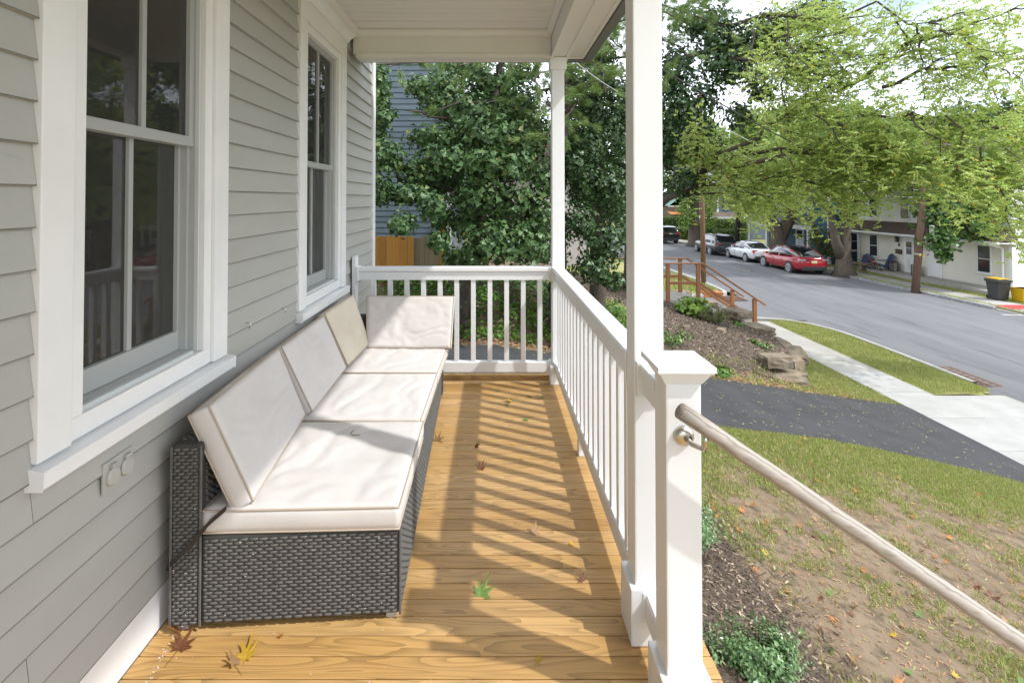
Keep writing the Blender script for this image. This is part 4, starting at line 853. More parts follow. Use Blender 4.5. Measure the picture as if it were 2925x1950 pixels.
for i, (x, y, r, h, l) in enumerate(((1920, 980, .45, .28, 'low green weeds beside the porch column'), (1760, 900, .5, .35, 'leafy green weeds seen through the side railing'), (2170, 990, .28, .12, 'low green weed near the flat stones'), (2105, 930, .25, .1, 'low green weed above the flat stones'), (2050, 1070, .3, .14, 'weeds at the lower edge of the mulch'))):
    q = gp(x, y); plant('weed_clump', l, 'plant', q, r, h, 260, LEAF, (.05, .10), IVYG, 14, .8, seed=10+i)
# ------------------------------------------------------------ ivy, trees
def cloud(clumps, dens, T, size, spread=.8, fill=.35, upb=.35, down=0):
    """clumps: (centre, (rx,ry,rz)); leaves on and just inside each ellipsoid"""
    PS = []; NS = []
    for c, r in clumps:
        r = np.array(r); A = 4*math.pi*((r[0]*r[1])**1.6+(r[0]*r[2])**1.6+(r[1]*r[2])**1.6)**(1/1.6)/3**(1/1.6); n = max(12, int(dens*A))
        d = rs.normal(size=(n, 3)); d /= np.linalg.norm(d, axis=1)[:, None]; rad = 1-fill*rs.rand(n)**1.5+.12*rs.normal(size=n)
        bump = np.array([mnoise.noise(Vector((q[0]*2.3+c[0], q[1]*2.3+c[1], q[2]*2.3+c[2]))) for q in d]); rad *= 1+.45*bump
        keep = rs.rand(n) < .62+.75*bump
        PS.append((np.array(c)+d*r*rad[:, None])[keep]); o = d.copy(); o[:, 2] += upb; NS.append(o[keep])
    pos = np.concatenate(PS); nr = np.concatenate(NS)
    return scatter(T[0], T[1], pos, rot_batch(len(pos), nr, spread), rs.uniform(size[0], size[1], len(pos)))
def pc(lst, dflt=.7):
    out = []
    for x, y, rx, ry, Y in lst: k = Y/F; out.append((tuple(P(x, y, Y)), (rx*k, max(.25, rx*k*dflt), ry*k)))
    return out
def limb(mb, a, b, r0, r1, wob=.12, n=6, seed=0):
    a = Vector(a); b = Vector(b); rr = random.Random(seed); l = (b-a).length; pts = []
    for k in range(n+1):
        t = k/n; j = Vector((rr.gauss(0, 1), rr.gauss(0, 1), rr.gauss(0, .7)))*wob*l*.15*math.sin(t*math.pi); pts.append(a.lerp(b, t)+j+Vector((0, 0, .06*l*math.sin(t*math.pi))))
    mb.tube(pts, [r0+(r1-r0)*k/n for k in range(n+1)], 7, False); return pts
# ivy covered tree near the driveway
iv = thing('ivy_covered_tree', 'ivy covered tree hanging over the driveway behind the end railing', 'tree', (-.48, 8.7, -.7))
mb = MB(); limb(mb, (-.5, 8.7, -.75), (-.25, 8.6, 1.2), .11, .09, .1, 6, 1); limb(mb, (-.25, 8.6, 1.2), (.35, 8.8, 4.2), .09, .05, .2, 6, 2); limb(mb, (-.25, 8.6, 1.2), (-1.2, 8.0, 1.9), .05, .02, .3, 6, 3); limb(mb, (-.2, 8.6, 1.5), (.6, 8.2, .6), .04, .015, .3, 6, 4); limb(mb, (0, 8.7, 2.6), (-1.4, 8.0, 2.9), .04, .01, .3, 6, 5)
mb.build('trunk', BARKD, iv, smooth=True)
cl = pc([(1085, 250, 32, 80, 8.2), (1098, 330, 30, 35, 8.1), (1105, 450, 55, 48, 7.7), (1085, 540, 32, 45, 7.6), (1400, 235, 90, 60, 9), (1470, 300, 80, 70, 8.9), (1330, 320, 95, 45, 8.6), (1240, 395, 80, 38, 8.3), (1400, 390, 110, 60, 8.2), (1290, 460, 110, 40, 7.9), (1420, 480, 110, 50, 7.8), (1185, 490, 65, 34, 7.8), (1510, 430, 65, 70, 8.3), (1160, 555, 60, 30, 7.6), (1235, 590, 45, 40, 7.5), (1370, 560, 75, 45, 7.7), (1470, 575, 80, 50, 7.8), (1535, 620, 50, 70, 7.9), (1150, 640, 38, 34, 7.4), (1400, 690, 80, 55, 7.6), (1490, 705, 85, 55, 7.6), (1330, 640, 40, 38, 8.2), (1345, 735, 55, 34, 7.7), (1255, 690, 38, 30, 7.4), (1550, 520, 40, 60, 8), (1200, 250, 40, 34, 8.4), (1275, 250, 50, 55, 8.8), (1330, 560, 60, 50, 9.4), (1420, 620, 90, 60, 9.4), (1310, 400, 60, 60, 9.6), (1500, 650, 70, 60, 9.4), (1380, 300, 90, 60, 9.8), (1500, 360, 70, 60, 9.6), (1540, 720, 50, 40, 8.4), (1320, 190, 70, 40, 9.4), (1480, 210, 60, 40, 9.6), (1245, 300, 50, 40, 8.8), (1075, 400, 30, 60, 8.2), (1270, 520, 60, 40, 8.6), (1265, 620, 40, 40, 8.8), (1210, 540, 50, 30, 8.2), (1300, 740, 40, 30, 8.0)])
V, Fc = cloud(cl, 720, IVYT, (.05, .115), .7, .6, .15); fast('ivy_foliage', V, Fc, IVY, iv)
V, Fc = cloud([((-.48, 8.7, -.35+.35*k), (.19, .19, .26)) for k in range(6)], 300, IVYT, (.045, .075), .5, .2, 0); fast('trunk_ivy', V, Fc, IVYD, iv)
iv2 = thing('vine_covered_tree', 'tall ivy covered trunk rising behind the corner column', 'tree', (1.1, 8.9, -.8))
mb = MB(); limb(mb, (1.1, 8.9, -.85), (1.2, 9.0, 2.2), .14, .11, .1, 6, 7); limb(mb, (1.2, 9.0, 2.2), (1.5, 9.2, 6.5), .11, .05, .1, 6, 8); limb(mb, (1.2, 9.0, 1.2), (2.0, 8.7, .4), .05, .02, .3, 6, 9); limb(mb, (1.2, 9, 1.0), (.5, 8.6, .95), .03, .015, .2, 6, 19)
mb.build('trunk', BARKD, iv2, smooth=True)
cl = pc([(1690, 330, 45, 70, 9.3), (1680, 430, 55, 60, 9), (1740, 400, 50, 80, 9.2), (1690, 530, 60, 60, 8.8), (1750, 560, 45, 80, 8.8), (1660, 640, 50, 55, 8.6), (1720, 700, 60, 60, 8.5), (1690, 770, 60, 40, 8.4), (1640, 480, 35, 60, 8.9), (1640, 230, 40, 50, 9.2), (1725, 240, 50, 50, 9.4), (1750, 800, 40, 28, 8.4), (1760, 650, 45, 60, 9.2), (1780, 480, 45, 80, 9.6), (1720, 160, 50, 50, 9.6), (1770, 300, 40, 60, 9.6), (1660, 560, 40, 50, 9.4), (1640, 320, 40, 60, 10), (1690, 260, 60, 60, 10), (1750, 350, 50, 70, 10), (1640, 420, 40, 60, 10), (1760, 560, 50, 70, 10), (1600, 250, 40, 60, 10), (1780, 420, 40, 80, 10.2)])
V, Fc = cloud(cl, 650, IVYT, (.06, .095), .55, .5, .1); fast('ivy_foliage', V, Fc, IVYD, iv2)
V, Fc = cloud([((1.1+.02*k, 8.88, -.45+.36*k), (.22, .22, .28)) for k in range(6)], 280, IVYT, (.05, .08), .5, .2, 0); fast('trunk_ivy', V, Fc, IVYD, iv2)
# ground ivy
def ivyh(x, y): return G(x, y)+.05+.28*max(0, mnoise.noise(Vector((x*1.6, y*1.6, 3)))+.35)*sm(8.25, 8.9, y)*(1-sm(2.2, 3, x))
ground_scatter('ground_ivy', 9000, U(-2.2, 2.8, 8.25, 10.6), IVYT, (.05, .09), IVYG, 'green ground ivy bank beyond the driveway', 'ground cover', .7, .0, ivyh, lambda x, y: .4+.9*sm(8.2, 8.7, y) if y > lerp_poly(FAR_E, x)+.25 else 0)
# pine
pn = thing('pine_tree', 'pine tree with long needled boughs drooping behind the porch roof', 'tree', (2.1, 10.2, -.9))
mb = MB(); limb(mb, (2.1, 10.2, -.95), (2.2, 10.3, 9), .17, .08, .04, 8, 11)
tufts = []
def bough(a, b, n, seed, spread=.28):
    pts = limb(mb, a, b, .03, .008, .25, 6, seed); rr = random.Random(seed)
    for k in range(n):
        t = .25+.78*k/n; i = min(5, int(t*6)); p = pts[i].lerp(pts[min(6, i+1)], t*6-i); e = p+Vector((rr.gauss(0, spread), rr.gauss(0, spread), rr.gauss(-.05, spread*.6))); mb.tube([p, p.lerp(e, .6)+Vector((0, 0, .02)), e], [.005, .004, .003], 4, False); tufts.append((e, (e-p).normalized()))
        tufts.append((p.lerp(e, .6), (e-p).normalized()))
bl = [((1530, 230, 7.6), 26), ((1575, 380, 7.6), 20), ((1480, 190, 7.4), 20), ((1095, 185, 6.6), 12), ((1160, 190, 6.8), 12), ((1340, 185, 7.2), 14), ((1700, 190, 7.8), 22), ((1760, 130, 7.6), 20), ((1730, 260, 8.0), 20), ((1940, 60, 8.2), 26), ((2010, 30, 8.2), 24), ((1930, 130, 8.2), 22), ((2040, 70, 8.6), 20), ((1900, 250, 8.6), 12), ((1240, 330, 8), 10), ((1700, 60, 7.8), 16), ((1560, 300, 7.8), 16)]
for i, ((x, y, Y), n) in enumerate(bl):
    e = P(x, y, Y); bough((2.15, 10.2, e.z+1.0), e+(e-Vector((2.15, 10.2, e.z+1.0)))*.06, n, 40+i)
mb.build('trunk', BARKD, pn, smooth=True)
PS = []; NS = []
for p, d in tufts:
    n = 85; a = np.tile(np.array(p), (n, 1))+rs.normal(size=(n, 3))*.02-np.array(d)*rs.rand(n, 1)*.10; PS.append(a); q = np.tile(np.array(d), (n, 1)); q[:, 2] -= .1; NS.append(q)
pos = np.concatenate(PS); V, Fc = scatter(NEEDLE[0], NEEDLE[1], pos, rot_batch(len(pos), np.concatenate(NS), .75), rs.uniform(.08, .15, len(pos))); V2 = V.copy()
o = fast('needles', V, Fc, PINE, pn)
# honey locust reaching over the street
lo = thing('locust_tree', 'large light green locust tree arching from the ivy over the street', 'tree', (4.4, 16.3, -1.9))
mb = MB(); LP = []; LD = []
def sprigs(pts, n, spread, seed, ln=(.14, .26), size=(.034, .055), t0=.1):
    rr = random.Random(seed); m_ = len(pts)-1
    for k in range(n):
        t = rr.uniform(t0, 1)*m_; i = min(m_-1, int(t)); p = pts[i].lerp(pts[i+1], t-i)+Vector((rr.gauss(0, spread), rr.gauss(0, spread), rr.gauss(-.08, spread*1.15)))
        d = Vector((rr.gauss(0, 1), rr.gauss(0, 1), rr.gauss(-.35, .5))).normalized(); l = rr.uniform(*ln); u = d.cross(Vector((0, 0, 1))); u = u.normalized() if u.length > .01 else Vector((1, 0, 0))
        for s in range(6):
            for sg in (-1, 1): LP.append(p+d*l*(s/5-.5)+u*sg*.026); LD.append((rr.gauss(0, .6)+.25, rr.gauss(0, .6)-.35, .8))
def grow(a, b, r0, r1, seed, nb=7, lv=0, sp=40, spread=.28):
    pts = limb(mb, a, b, r0, r1, .35, 8, seed); rr = random.Random(seed+500); L_ = (Vector(b)-Vector(a)).length
    sprigs(pts, int(sp*L_*(.6 if lv == 0 else 1)), spread, seed, t0=.25)
    if lv < 2:
        for k in range(nb):
            t = rr.uniform(.22, 1.0)*8; i = min(7, int(t)); p = pts[i].lerp(pts[i+1], t-i); d = (Vector(b)-Vector(a)).normalized()
            d = (d+Vector((rr.gauss(0, .6), rr.gauss(0, .6), rr.gauss(-.12, .42)))).normalized(); l = L_*rr.uniform(.28, .5)*(1-.04*t)
            grow(p, p+d*l, r0*.36, r1*.5 if r1 > .008 else .004, seed*13+k*7+lv*101, max(3, nb-3), lv+1, sp, spread*.85)
tr = Vector((4.4, 16.3, -2.0)); fk_ = Vector((4.5, 16.2, 2.0))
mb.tube([tr, tr.lerp(fk_, .3)+Vector((.04, 0, 0)), tr.lerp(fk_, .7), fk_, fk_+Vector((.0, .1, 3.5)), fk_+Vector((.4, .2, 7))], [.34, .28, .24, .22, .15, .06], 12)
for i, (s, e, r, nb, sp) in enumerate([((1870, 600, 16.2), (2330, 300, 13.8), .12, 9, 26), ((2080, 480, 15), (2560, 430, 12.8), .07, 9, 30), ((1990, 530, 15.6), (2430, 540, 14.2), .06, 9, 28), ((2150, 440, 14.8), (2800, 470, 12.6), .06, 9, 28), ((1890, 470, 16.2), (2150, 590, 16.5), .05, 7, 26), ((1900, 180, 15.8), (2480, 160, 12.6), .09, 9, 22), ((1960, 90, 15.5), (2700, 60, 12.0), .08, 8, 18), ((2400, 260, 13.4), (2925, 10, 11.6), .06, 7, 18), ((2520, 250, 13.0), (2960, 170, 11.4), .05, 7, 18), ((2350, 330, 13.6), (2880, 640, 12.6), .05, 9, 26), ((2250, 380, 14.2), (2560, 500, 13.4), .05, 8, 22), ((2250, 80, 14.2), (2250, 380, 13.4), .035, 6, 12), ((2450, 330, 13.2), (2890, 380, 12.0), .04, 9, 24), ((1950, 560, 15.9), (2330, 560, 15.0), .04, 8, 30), ((2550, 420, 12.8), (2900, 560, 12.0), .03, 8, 26)]):
    grow(P(*s), P(*e), r, .012, 900+i, nb, 0, sp, .30)
for i, (s, e) in enumerate([((2050, 470, 14), (2130, 600, 13.6)), ((2230, 430, 13.2), (2330, 590, 12.8)), ((2330, 330, 12.8), (2480, 520, 12.2)), ((2600, 330, 12), (2780, 600, 11.4)), ((2700, 330, 11.8), (2880, 620, 11.2)), ((2250, 60, 13), (2330, 330, 12.4)), ((2150, 80, 13.4), (2180, 330, 12.8)), ((2760, 120, 11.8), (2900, 330, 11.2)), ((2560, 60, 12.4), (2720, 260, 11.8)), ((2800, 420, 11.6), (2915, 700, 11)), ((2120, 540, 14), (2300, 620, 13.2))]):
    grow(P(*s), P(*e), .022, .005, 1700+i, 5, 1, 17, .22)
mb.build('trunk', BARKD, lo, smooth=True)
pos = np.array([tuple(p) for p in LP]); nr = np.array(LD)
V, Fc = scatter(LEAF[0], LEAF[1], pos, rot_batch(len(pos), nr, 1.1), rs.uniform(.045, .10, len(pos)))
cl = pc([(1990, 590, 60, 30, 16), (2080, 520, 80, 50, 15.6), (2200, 470, 90, 60, 14.6), (1960, 560, 60, 40, 16), (2300, 430, 90, 60, 14), (2320, 510, 90, 45, 14.4), (2420, 360, 90, 60, 13.6), (2450, 480, 90, 60, 13.6), (2550, 380, 70, 50, 13.2), (2700, 430, 90, 60, 12.8), (2800, 520, 80, 50, 12.6), (2700, 330, 80, 50, 12.8), (2150, 330, 70, 50, 14.8), (2300, 330, 80, 50, 14), (2230, 240, 70, 50, 14.6), (2350, 200, 80, 50, 14), (2480, 190, 80, 45, 13.6), (2620, 220, 70, 40, 13), (2420, 280, 80, 50, 13.6), (2580, 300, 80, 50, 13), (2750, 200, 70, 50, 12.6), (2850, 120, 60, 50, 12), (2650, 120, 70, 50, 13), (2500, 90, 70, 40, 13.4), (2880, 280, 50, 50, 12), (2800, 40, 60, 30, 12), (2400, 60, 60, 40, 14), (2650, 280, 70, 50, 13), (2750, 280, 70, 50, 12.6), (2860, 340, 60, 50, 12.4), (2550, 220, 70, 50, 13.4), (2450, 230, 70, 50, 13.8), (2350, 120, 70, 50, 14), (2200, 170, 60, 50, 14.8), (2700, 60, 70, 40, 12.6), (2600, 30, 60, 30, 13), (2350, 270, 80, 50, 14), (2250, 330, 80, 60, 14.4), (2500, 270, 80, 50, 13.4), (2130, 430, 70, 60, 15), (2850, 620, 60, 40, 12.4), (2430, 540, 50, 30, 14), (2280, 200, 70, 50, 14.4), (2380, 160, 70, 40, 14)], 1.2)
cl = [((c[0]+rnd.gauss(0, .5), c[1]+.5+rnd.gauss(0, .6), c[2]+rnd.gauss(0, .5)), (r_[0]*s_, r_[1]*s_, r_[2]*s_*1.5)) for c, r_ in cl for s_ in (.40, .52)]
V2, F2 = cloud(cl, 115, LEAF, (.045, .115), 2.0, 1.0, .3); Fc = np.concatenate([Fc, F2+len(V)]); V = np.concatenate([V, V2]); fast('crown', V, Fc, LOCUST, lo)
cl = pc([(1920, 330, 45, 110, 15.6), (1990, 300, 70, 90, 15.2), (2080, 190, 85, 70, 15), (2150, 120, 80, 60, 15), (2050, 120, 70, 70, 15), (2230, 70, 75, 50, 15), (1930, 200, 60, 80, 15.6), (2010, 410, 60, 45, 15.6), (2170, 250, 45, 45, 14.8), (2330, 40, 80, 40, 15), (1900, 430, 40, 60, 15.8), (2000, 60, 80, 50, 15.2), (1960, 520, 50, 50, 15.8), (1830, 300, 60, 140, 16), (2110, 330, 40, 40, 15)])
V, Fc = cloud(cl, 270, IVYT, (.09, .165), .6, .55, .1); fast('hanging_ivy', V, Fc, IVYD, lo)
print('locust leaflets', len(pos))
def maple(name, label, base, trunk, clumps, m, dens, size, limbs=8, r=.3, seed=0, T=MAP5, fork=None, bark=BARK):
    t = thing(name, label, 'tree', base); mb = MB(); b = Vector(base); rr = random.Random(seed)
    if trunk:
        pts = [Vector(q) for q in trunk]; n = len(pts)
        mb.tube([pts[0]+Vector((0, 0, -.15))]+[pts[0]+Vector((0, 0, .25))]+pts[1:], [r*1.75, r*1.2]+[r*(1-.55*k/n) for k in range(1, n)], 12)
        for tr_, rr_ in (fork or []): mb.tube([Vector(q) for q in tr_], rr_, 10)
        for k, (c, rd) in enumerate(clumps[:limbs]):
            a = pts[-1] if k % 2 else pts[max(0, n-2)].lerp(pts[-1], .6); limb(mb, a, Vector(c), r*.38, .02, .3, 6, seed*31+k)
        mb.build('trunk', bark, t, smooth=True)
    V, Fc = cloud(clumps, dens, T, size, 1.3, .8, .4); fast('crown', V, Fc, m, t); return t
def blob(c, R, n, r, seed, flat=.75):
    rr = random.Random(seed); o = []
    for k in range(n):
        d = Vector((rr.gauss(0, 1), rr.gauss(0, 1), rr.gauss(0, 1))).normalized()*rr.uniform(.35, 1); q = rr.uniform(.7, 1.2)*r
        o.append(((c[0]+d.x*R[0], c[1]+d.y*R[1], c[2]+d.z*R[2]), (q, q, q*flat)))
    return o
b1 = onz(2412, 782, -2.9)
maple('maple_tree', 'maple tree with thick dark trunk in front of the cream house', tuple(b1), [b1, b1+Vector((-.02, 0, 1.1)), b1+Vector((.1, .1, 2.0)), b1+Vector((.5, .3, 4.5))], blob((b1.x+.3, b1.y, 4.4), (4.2, 3.6, 3.0), 34, 1.25, 3), MAPLE, 62, (.16, .26), 10, .42, 3, fork=[([b1+Vector((-.1, 0, .9)), b1+Vector((-.5, 0, 1.9)), b1+Vector((-.65, .1, 3.4)), b1+Vector((-1.2, .3, 5))], [.33, .25, .2, .1])], bark=BARK)
b2 = Vector((20.9, 37.3, -2.9)); k2 = 37.3/F
maple('maple_tree', 'forked trunk tree standing behind the red and white cars', tuple(b2), [b2, b2+Vector((0, 0, 2.0)), b2+Vector((-1.0, 0, 3.6)), b2+Vector((-1.6, 0, 5.2))], blob((b2.x-.3, b2.y, 5.6), (4.6, 4.2, 3.4), 34, 1.4, 5), MAPLE, 44, (.18, .30), 10, .55, 5, fork=[([b2+Vector((.1, 0, 1.5)), b2+Vector((.9, 0, 3.0)), b2+Vector((1.3, 0, 5.2))], [.5, .42, .25]), ([b2+Vector((-.95, -.1, 3.7)), b2+Vector((-1.35, -.45, 3.95))], [.22, .2])])
tag(MB().lathe(b2+Vector((-1.37, -.47, 3.96)), [(.19, 0), (.19, -.01), (.12, -.015)], 16, 'y').build('cut_branch_end', HAND), 'pale sawn branch end on the forked trunk tree', 'branch')
b3 = onz(1985, 700, -2.9)
maple('ivy_tree', 'tall trunk with climbing vines beside the hedge', tuple(b3), [b3, b3+Vector((-.1, 0, 2)), b3+Vector((0, 0, 5)), b3+Vector((.2, 0, 8.5))], blob((b3.x, b3.y, 7.0), (4.5, 4, 2.8), 26, 1.6, 7), MAPLE, 30, (.22, .36), 8, .55, 7)
V, Fc = cloud([((b3.x-.9+.35*math.sin(k*2.2), b3.y-.3, -.6+.55*k), (.75, .6, .6)) for k in range(8)]+[((b3.x+1.2+.3*math.sin(k*2.9), b3.y-.3, -.9+.6*k), (.7, .6, .55)) for k in range(7)], 70, LEAF, (.16, .28), .8, .6, .3)
vn = tag(fast('climbing_vine', V, Fc, HYDR), 'bright green vine climbing the trunk beside the hedge', 'vine')
b4 = P(2618, 780, 25.6)
maple('young_maple', 'dark green maple hanging in front of the cream house door', (b4.x, b4.y, -2.9), [(b4.x, b4.y, -2.9), (b4.x, b4.y, -.5), (b4.x+.3, b4.y, 1.2), (b4.x+.8, b4.y, 3.0)], pc([(2700, 620, 75, 60, 24.6), (2760, 570, 90, 60, 24.6), (2660, 560, 70, 50, 25), (2690, 690, 50, 38, 24.2), (2790, 650, 45, 40, 24), (2740, 500, 110, 60, 25), (2640, 480, 80, 60, 25.4), (2820, 500, 70, 60, 24.6), (2700, 730, 25, 22, 24.1), (2850, 600, 40, 40, 24)]), MAPLED, 110, (.13, .22), 6, .1, 9)
# far background trees
for i, (x, y, z, R, r, nn, l) in enumerate(((44, 44, 4.5, (7, 5, 5), 2.2, 26, 'dark green trees rising behind the cream house roof'), (36, 60, 5, (8, 5, 6), 2.6, 26, 'broad tree crown behind the blue house'), (52, 36, 2.5, (5, 5, 5), 2.0, 20, 'dark rounded tree at the right edge behind the roof'), (29, 88, 3, (7, 5, 6), 2.6, 24, 'grey green tree far up the street'), (18, 104, 4, (10, 6, 8), 3.4, 26, 'tall tree closing the far end of the street'), (44, 72, 6, (9, 6, 7), 3, 24, 'tall tree between the far houses'), (6, 44, 4, (4, 5, 5), 2.0, 22, 'tree on the near side of the street beyond the stairs'), (-3, 30, 3.5, (6, 5, 5), 2.2, 24, 'leafy tree behind the ivy covered trunk'))):
    maple('background_tree', l, (x, y, -3), [(x, y, -3), (x+.2, y, 0), (x, y, z)], blob((x, y, z), R, nn, r, 60+i), FARLEAF, 15 if y < 70 else 9, (.4, .7), 5, .35, 60+i, LEAF)
# ------------------------------------------------------------ neighbour: fence, blue clapboard house
NAVY = mat('slate_blue_clapboard', (.068, .095, .115), (.082, .112, .132), scale=3, rough=.34, vary=.06, bump=.05)
fn = thing('wood_fence', 'orange stained dog ear wooden fence beside the house corner', 'fence', (-3, 10, -.9))
def plank(x, w, zt, m, par=fn, y=10.0, z0=-.9, ear=.025):
    MB().prism([(x, z0), (x+w, z0), (x+w, zt-ear), (x+w-ear, zt), (x+ear, zt), (x, zt-ear)], y-rnd.uniform(.0, .008), y+.018).build('plank', m, par)
zt = P(1100, 674, 10).z; x = P(1183, 700, 10).x
for k in range(12): plank(x-.1375*(k+1), .133, zt+rnd.uniform(-.006, .006), FENCE)
B('rail', -4.2, x, 10.02, 10.06, zt-.35, zt-.27, FENCE, fn)
gt = thing('weathered_gate', 'weathered grey brown gate boards beside the orange fence', 'gate', (x+.3, 10.03, -.9))
for k in range(5):
    plank(x+.006+.098*k, .095, zt-.05+.030*k+.02*(k == 4), FENCEG, gt, 10.03, ear=.008)
plank(x+.50, .10, zt+.17, FENCE, gt, 10.02)
B('gate_rail', x, x+.5, 10.05, 10.09, zt-.5, zt-.42, FENCEG, gt)
nb = thing('slate_blue_house', 'slate blue clapboard neighbour house behind the fence', 'house', (-3.5, 12.3, -.9))
xe = P(1287, 600, 12).x; m = MB(); m.box(-7, xe-.02, 12.03, 19, -.95, 6.4); m.build('wall', NAVY, nb)
z = -.9; p0 = None
while z < 6.2:
    if p0 is None:
        p0 = MB().prism([(12.0, z), (12.02, z+.145), (12.029, z+.145), (12.029, z)], -7, xe-.1, 'x').build('clapboard', NAVY, nb); z00 = z
    else:
        c = dup(p0, nb); c.location = (0, 0, z-z00)
    z += .133
B('corner_board', xe-.099, xe+.01, 11.985, 12.10, -.95, 6.4, WHITE, nb, .004)
PINK = mat('pale_stucco', (.55, .50, .46), (.48, .44, .40), scale=3, rough=.9)
pl_ = thing('pale_garage', 'pale wall glimpsed through the ivy behind the driveway', 'building', (1.2, 19, -.9))
B('wall', -.4, 3.6, 19, 24, -1.0, 2.3, PINK, pl_); B('door', .6, 1.5, 18.96, 19.01, -.95, 1.1, WHITE, pl_, .01); MB().prism([(-.7, 2.3), (3.9, 2.3), (1.6, 3.8)], 18.7, 24.3).build('roof', ROOFS, pl_)
lt = thing('lattice_panel', 'brown diagonal lattice panel seen through the end railing', 'lattice', (-.2, 12.4, -.6))
for k in range(9):
    a = -.75+k*.16
    MB().bar((a, 12.4, -.5), (a+.5, 12.4, .0), .012, .03, (0, 1, 0)).build('slat', FENCEG, lt); MB().bar((a+.5, 12.415, -.5), (a, 12.415, .0), .012, .03, (0, 1, 0)).build('slat', FENCEG, lt)
# ------------------------------------------------------------ concrete stairs with brown railings
cs = thing('concrete_stairs', 'concrete stairs and landing between the brown railings', 'stairs', (6.5, 16.7, -3))
B('landing', 3.6, 6.55, 16.01, 17.42, -2.6, -1.68, CONC, cs, .015)
for k in range(7): B('step', 6.56+.31*k, 6.56+.31*k+.308, 16.06, 17.34, -3.05, -1.68-.187*(k+1), CONC, cs, .012)
def stairrail(y, posts, label, xl):
    t = thing('stair_railing', label, 'railing', (7, y, -2.5), 'brown railings of the concrete stairs')
    za = -.51
    for x, z0, z1 in posts: B('post', x-.055, x+.055, y-.05, y+.05, z0, z1, RAILB, t, .006)
    B('top_rail', xl, 6.62, y-.075, y+.075, za-.035, za, RAILB, t, .005)
    MB().bar((6.60, y, za-.02), (8.55, y, -1.83), .14, .04).build('top_rail', RAILB, t, bevel=.004)
    B('bottom_rail', xl+.1, 6.40, y-.03, y+.03, -1.19, -1.10, RAILB, t, .004)
    MB().bar((6.47, y, -1.15), (8.17, y, -2.24), .06, .09).build('bottom_rail', RAILB, t, bevel=.004)
stairrail(16.0, [(5.50, -1.75, -.546), (6.45, -2.1, -.546), (8.22, -2.95, -1.64)], 'brown painted stair railing nearest the porch', 5.38)
stairrail(17.4, [(6.40, -1.75, -.546), (8.18, -2.9, -1.62)], 'brown painted stair railing farther from the porch', 3.6)
# ------------------------------------------------------------ utility poles and wires
def pole(name, label, b, t, r0, r1, m, extra=None):
    o = thing(name, label, 'utility pole', tuple(b)); MB().tube([Vector(b)+Vector((0, 0, -.2)), Vector(b).lerp(Vector(t), .5), t], [r0, (r0+r1)/2, r1], 14).build('pole', m, o, smooth=True); return o
pb1 = onz(2010, 808, -2.95); pole('utility_pole', 'reddish brown utility pole behind the stair railing', pb1, pb1+Vector((-.12, 0, 10.4)), .135, .10, POLE)
pb2 = onz(2613, 832, -2.95); d2 = P(2662, 300, pb2.y)-P(2613, 832, pb2.y); pt2 = pb2+d2*.93
pp = pole('utility_pole', 'tall dark utility pole leaning in front of the cream house', pb2, pt2, .17, .12, POLEG)
YEL = mat('yellow_reflector', (.75, .45, .03), rough=.4)
tq = pb2.lerp(pt2, .215); MB().tube([tq+Vector((0, 0, -.03)), tq+Vector((0, 0, .03))], .172, 14).build('band', METAL, pp); MB().lathe(tq+Vector((.1, -.17, -.08)), [(.05, 0), (.05, -.02)], 10, 'y').build('reflector', YEL, pp); B('tag', tq.x-.1, tq.x-.02, tq.y-.185, tq.y-.17, tq.z-.1, tq.z-.02, YEL, pp)
a2 = pb2.lerp(pt2, .62); MB().bar(a2+Vector((-.9, 0, .1)), a2+Vector((.9, 0, -.1)), .1, .12).build('crossarm', POLEG, pp); B('conduit_box', a2.x+.1, a2.x+.28, a2.y-.2, a2.y-.1, a2.z-2.6, a2.z-2.0, WHITE, pp)
pb3 = P(2103, 688, 44); pole('street_pole', 'thin black pole behind the grey parked car', (pb3.x, 44, -2.95), (pb3.x+.6, 44, 6), .2, .16, WIRE)
def wire(a, b, sag, r, m, label):
    a = Vector(a); b = Vector(b); tag(MB().tube([a.lerp(b, k/14)-Vector((0, 0, sag*4*(k/14)*(1-k/14))) for k in range(15)], r, 5, False).build('cable', m), label, 'cable', 'overhead cables')
W2 = lambda t: pb2.lerp(pt2, t)
wire(P(1885, 195, 9), W2(.60), .5, .014, WIRE, 'dark service cable running from the porch side to the tall pole')
wire(P(1640, 175, 5.2), P(1765, 262, 7.5), .02, .006, WIREG, 'pale cable seen between the two columns')
wire(P(1730, 108, 5.0), P(1790, 150, 6.5), .02, .007, WIREG, 'short pale cable under the porch roof corner')
wire(pb1+Vector((-.1, 0, 9)), W2(.58), .8, .018, WIREG, 'pale cable sagging between the two utility poles')
wire(pb1+Vector((-.1, 0, 8)), W2(.54), .9, .02, WIREG, 'lower pale cable between the two utility poles')
wire(W2(.58), P(3000, 470, 22), .1, .014, WIREG, 'cable from the tall pole to the right edge')
wire(W2(.52), (24.2, 24.5, 2.2), .2, .014, WIRE, 'service cable from the tall pole to the cream house')
wire(W2(.66), P(3000, 300, 24), .2, .014, WIRE, 'high cable from the tall pole to the right edge')
wire(W2(.5), P(2145, 575, 44), .6, .02, WIREG, 'cable from the tall pole toward the blue house')
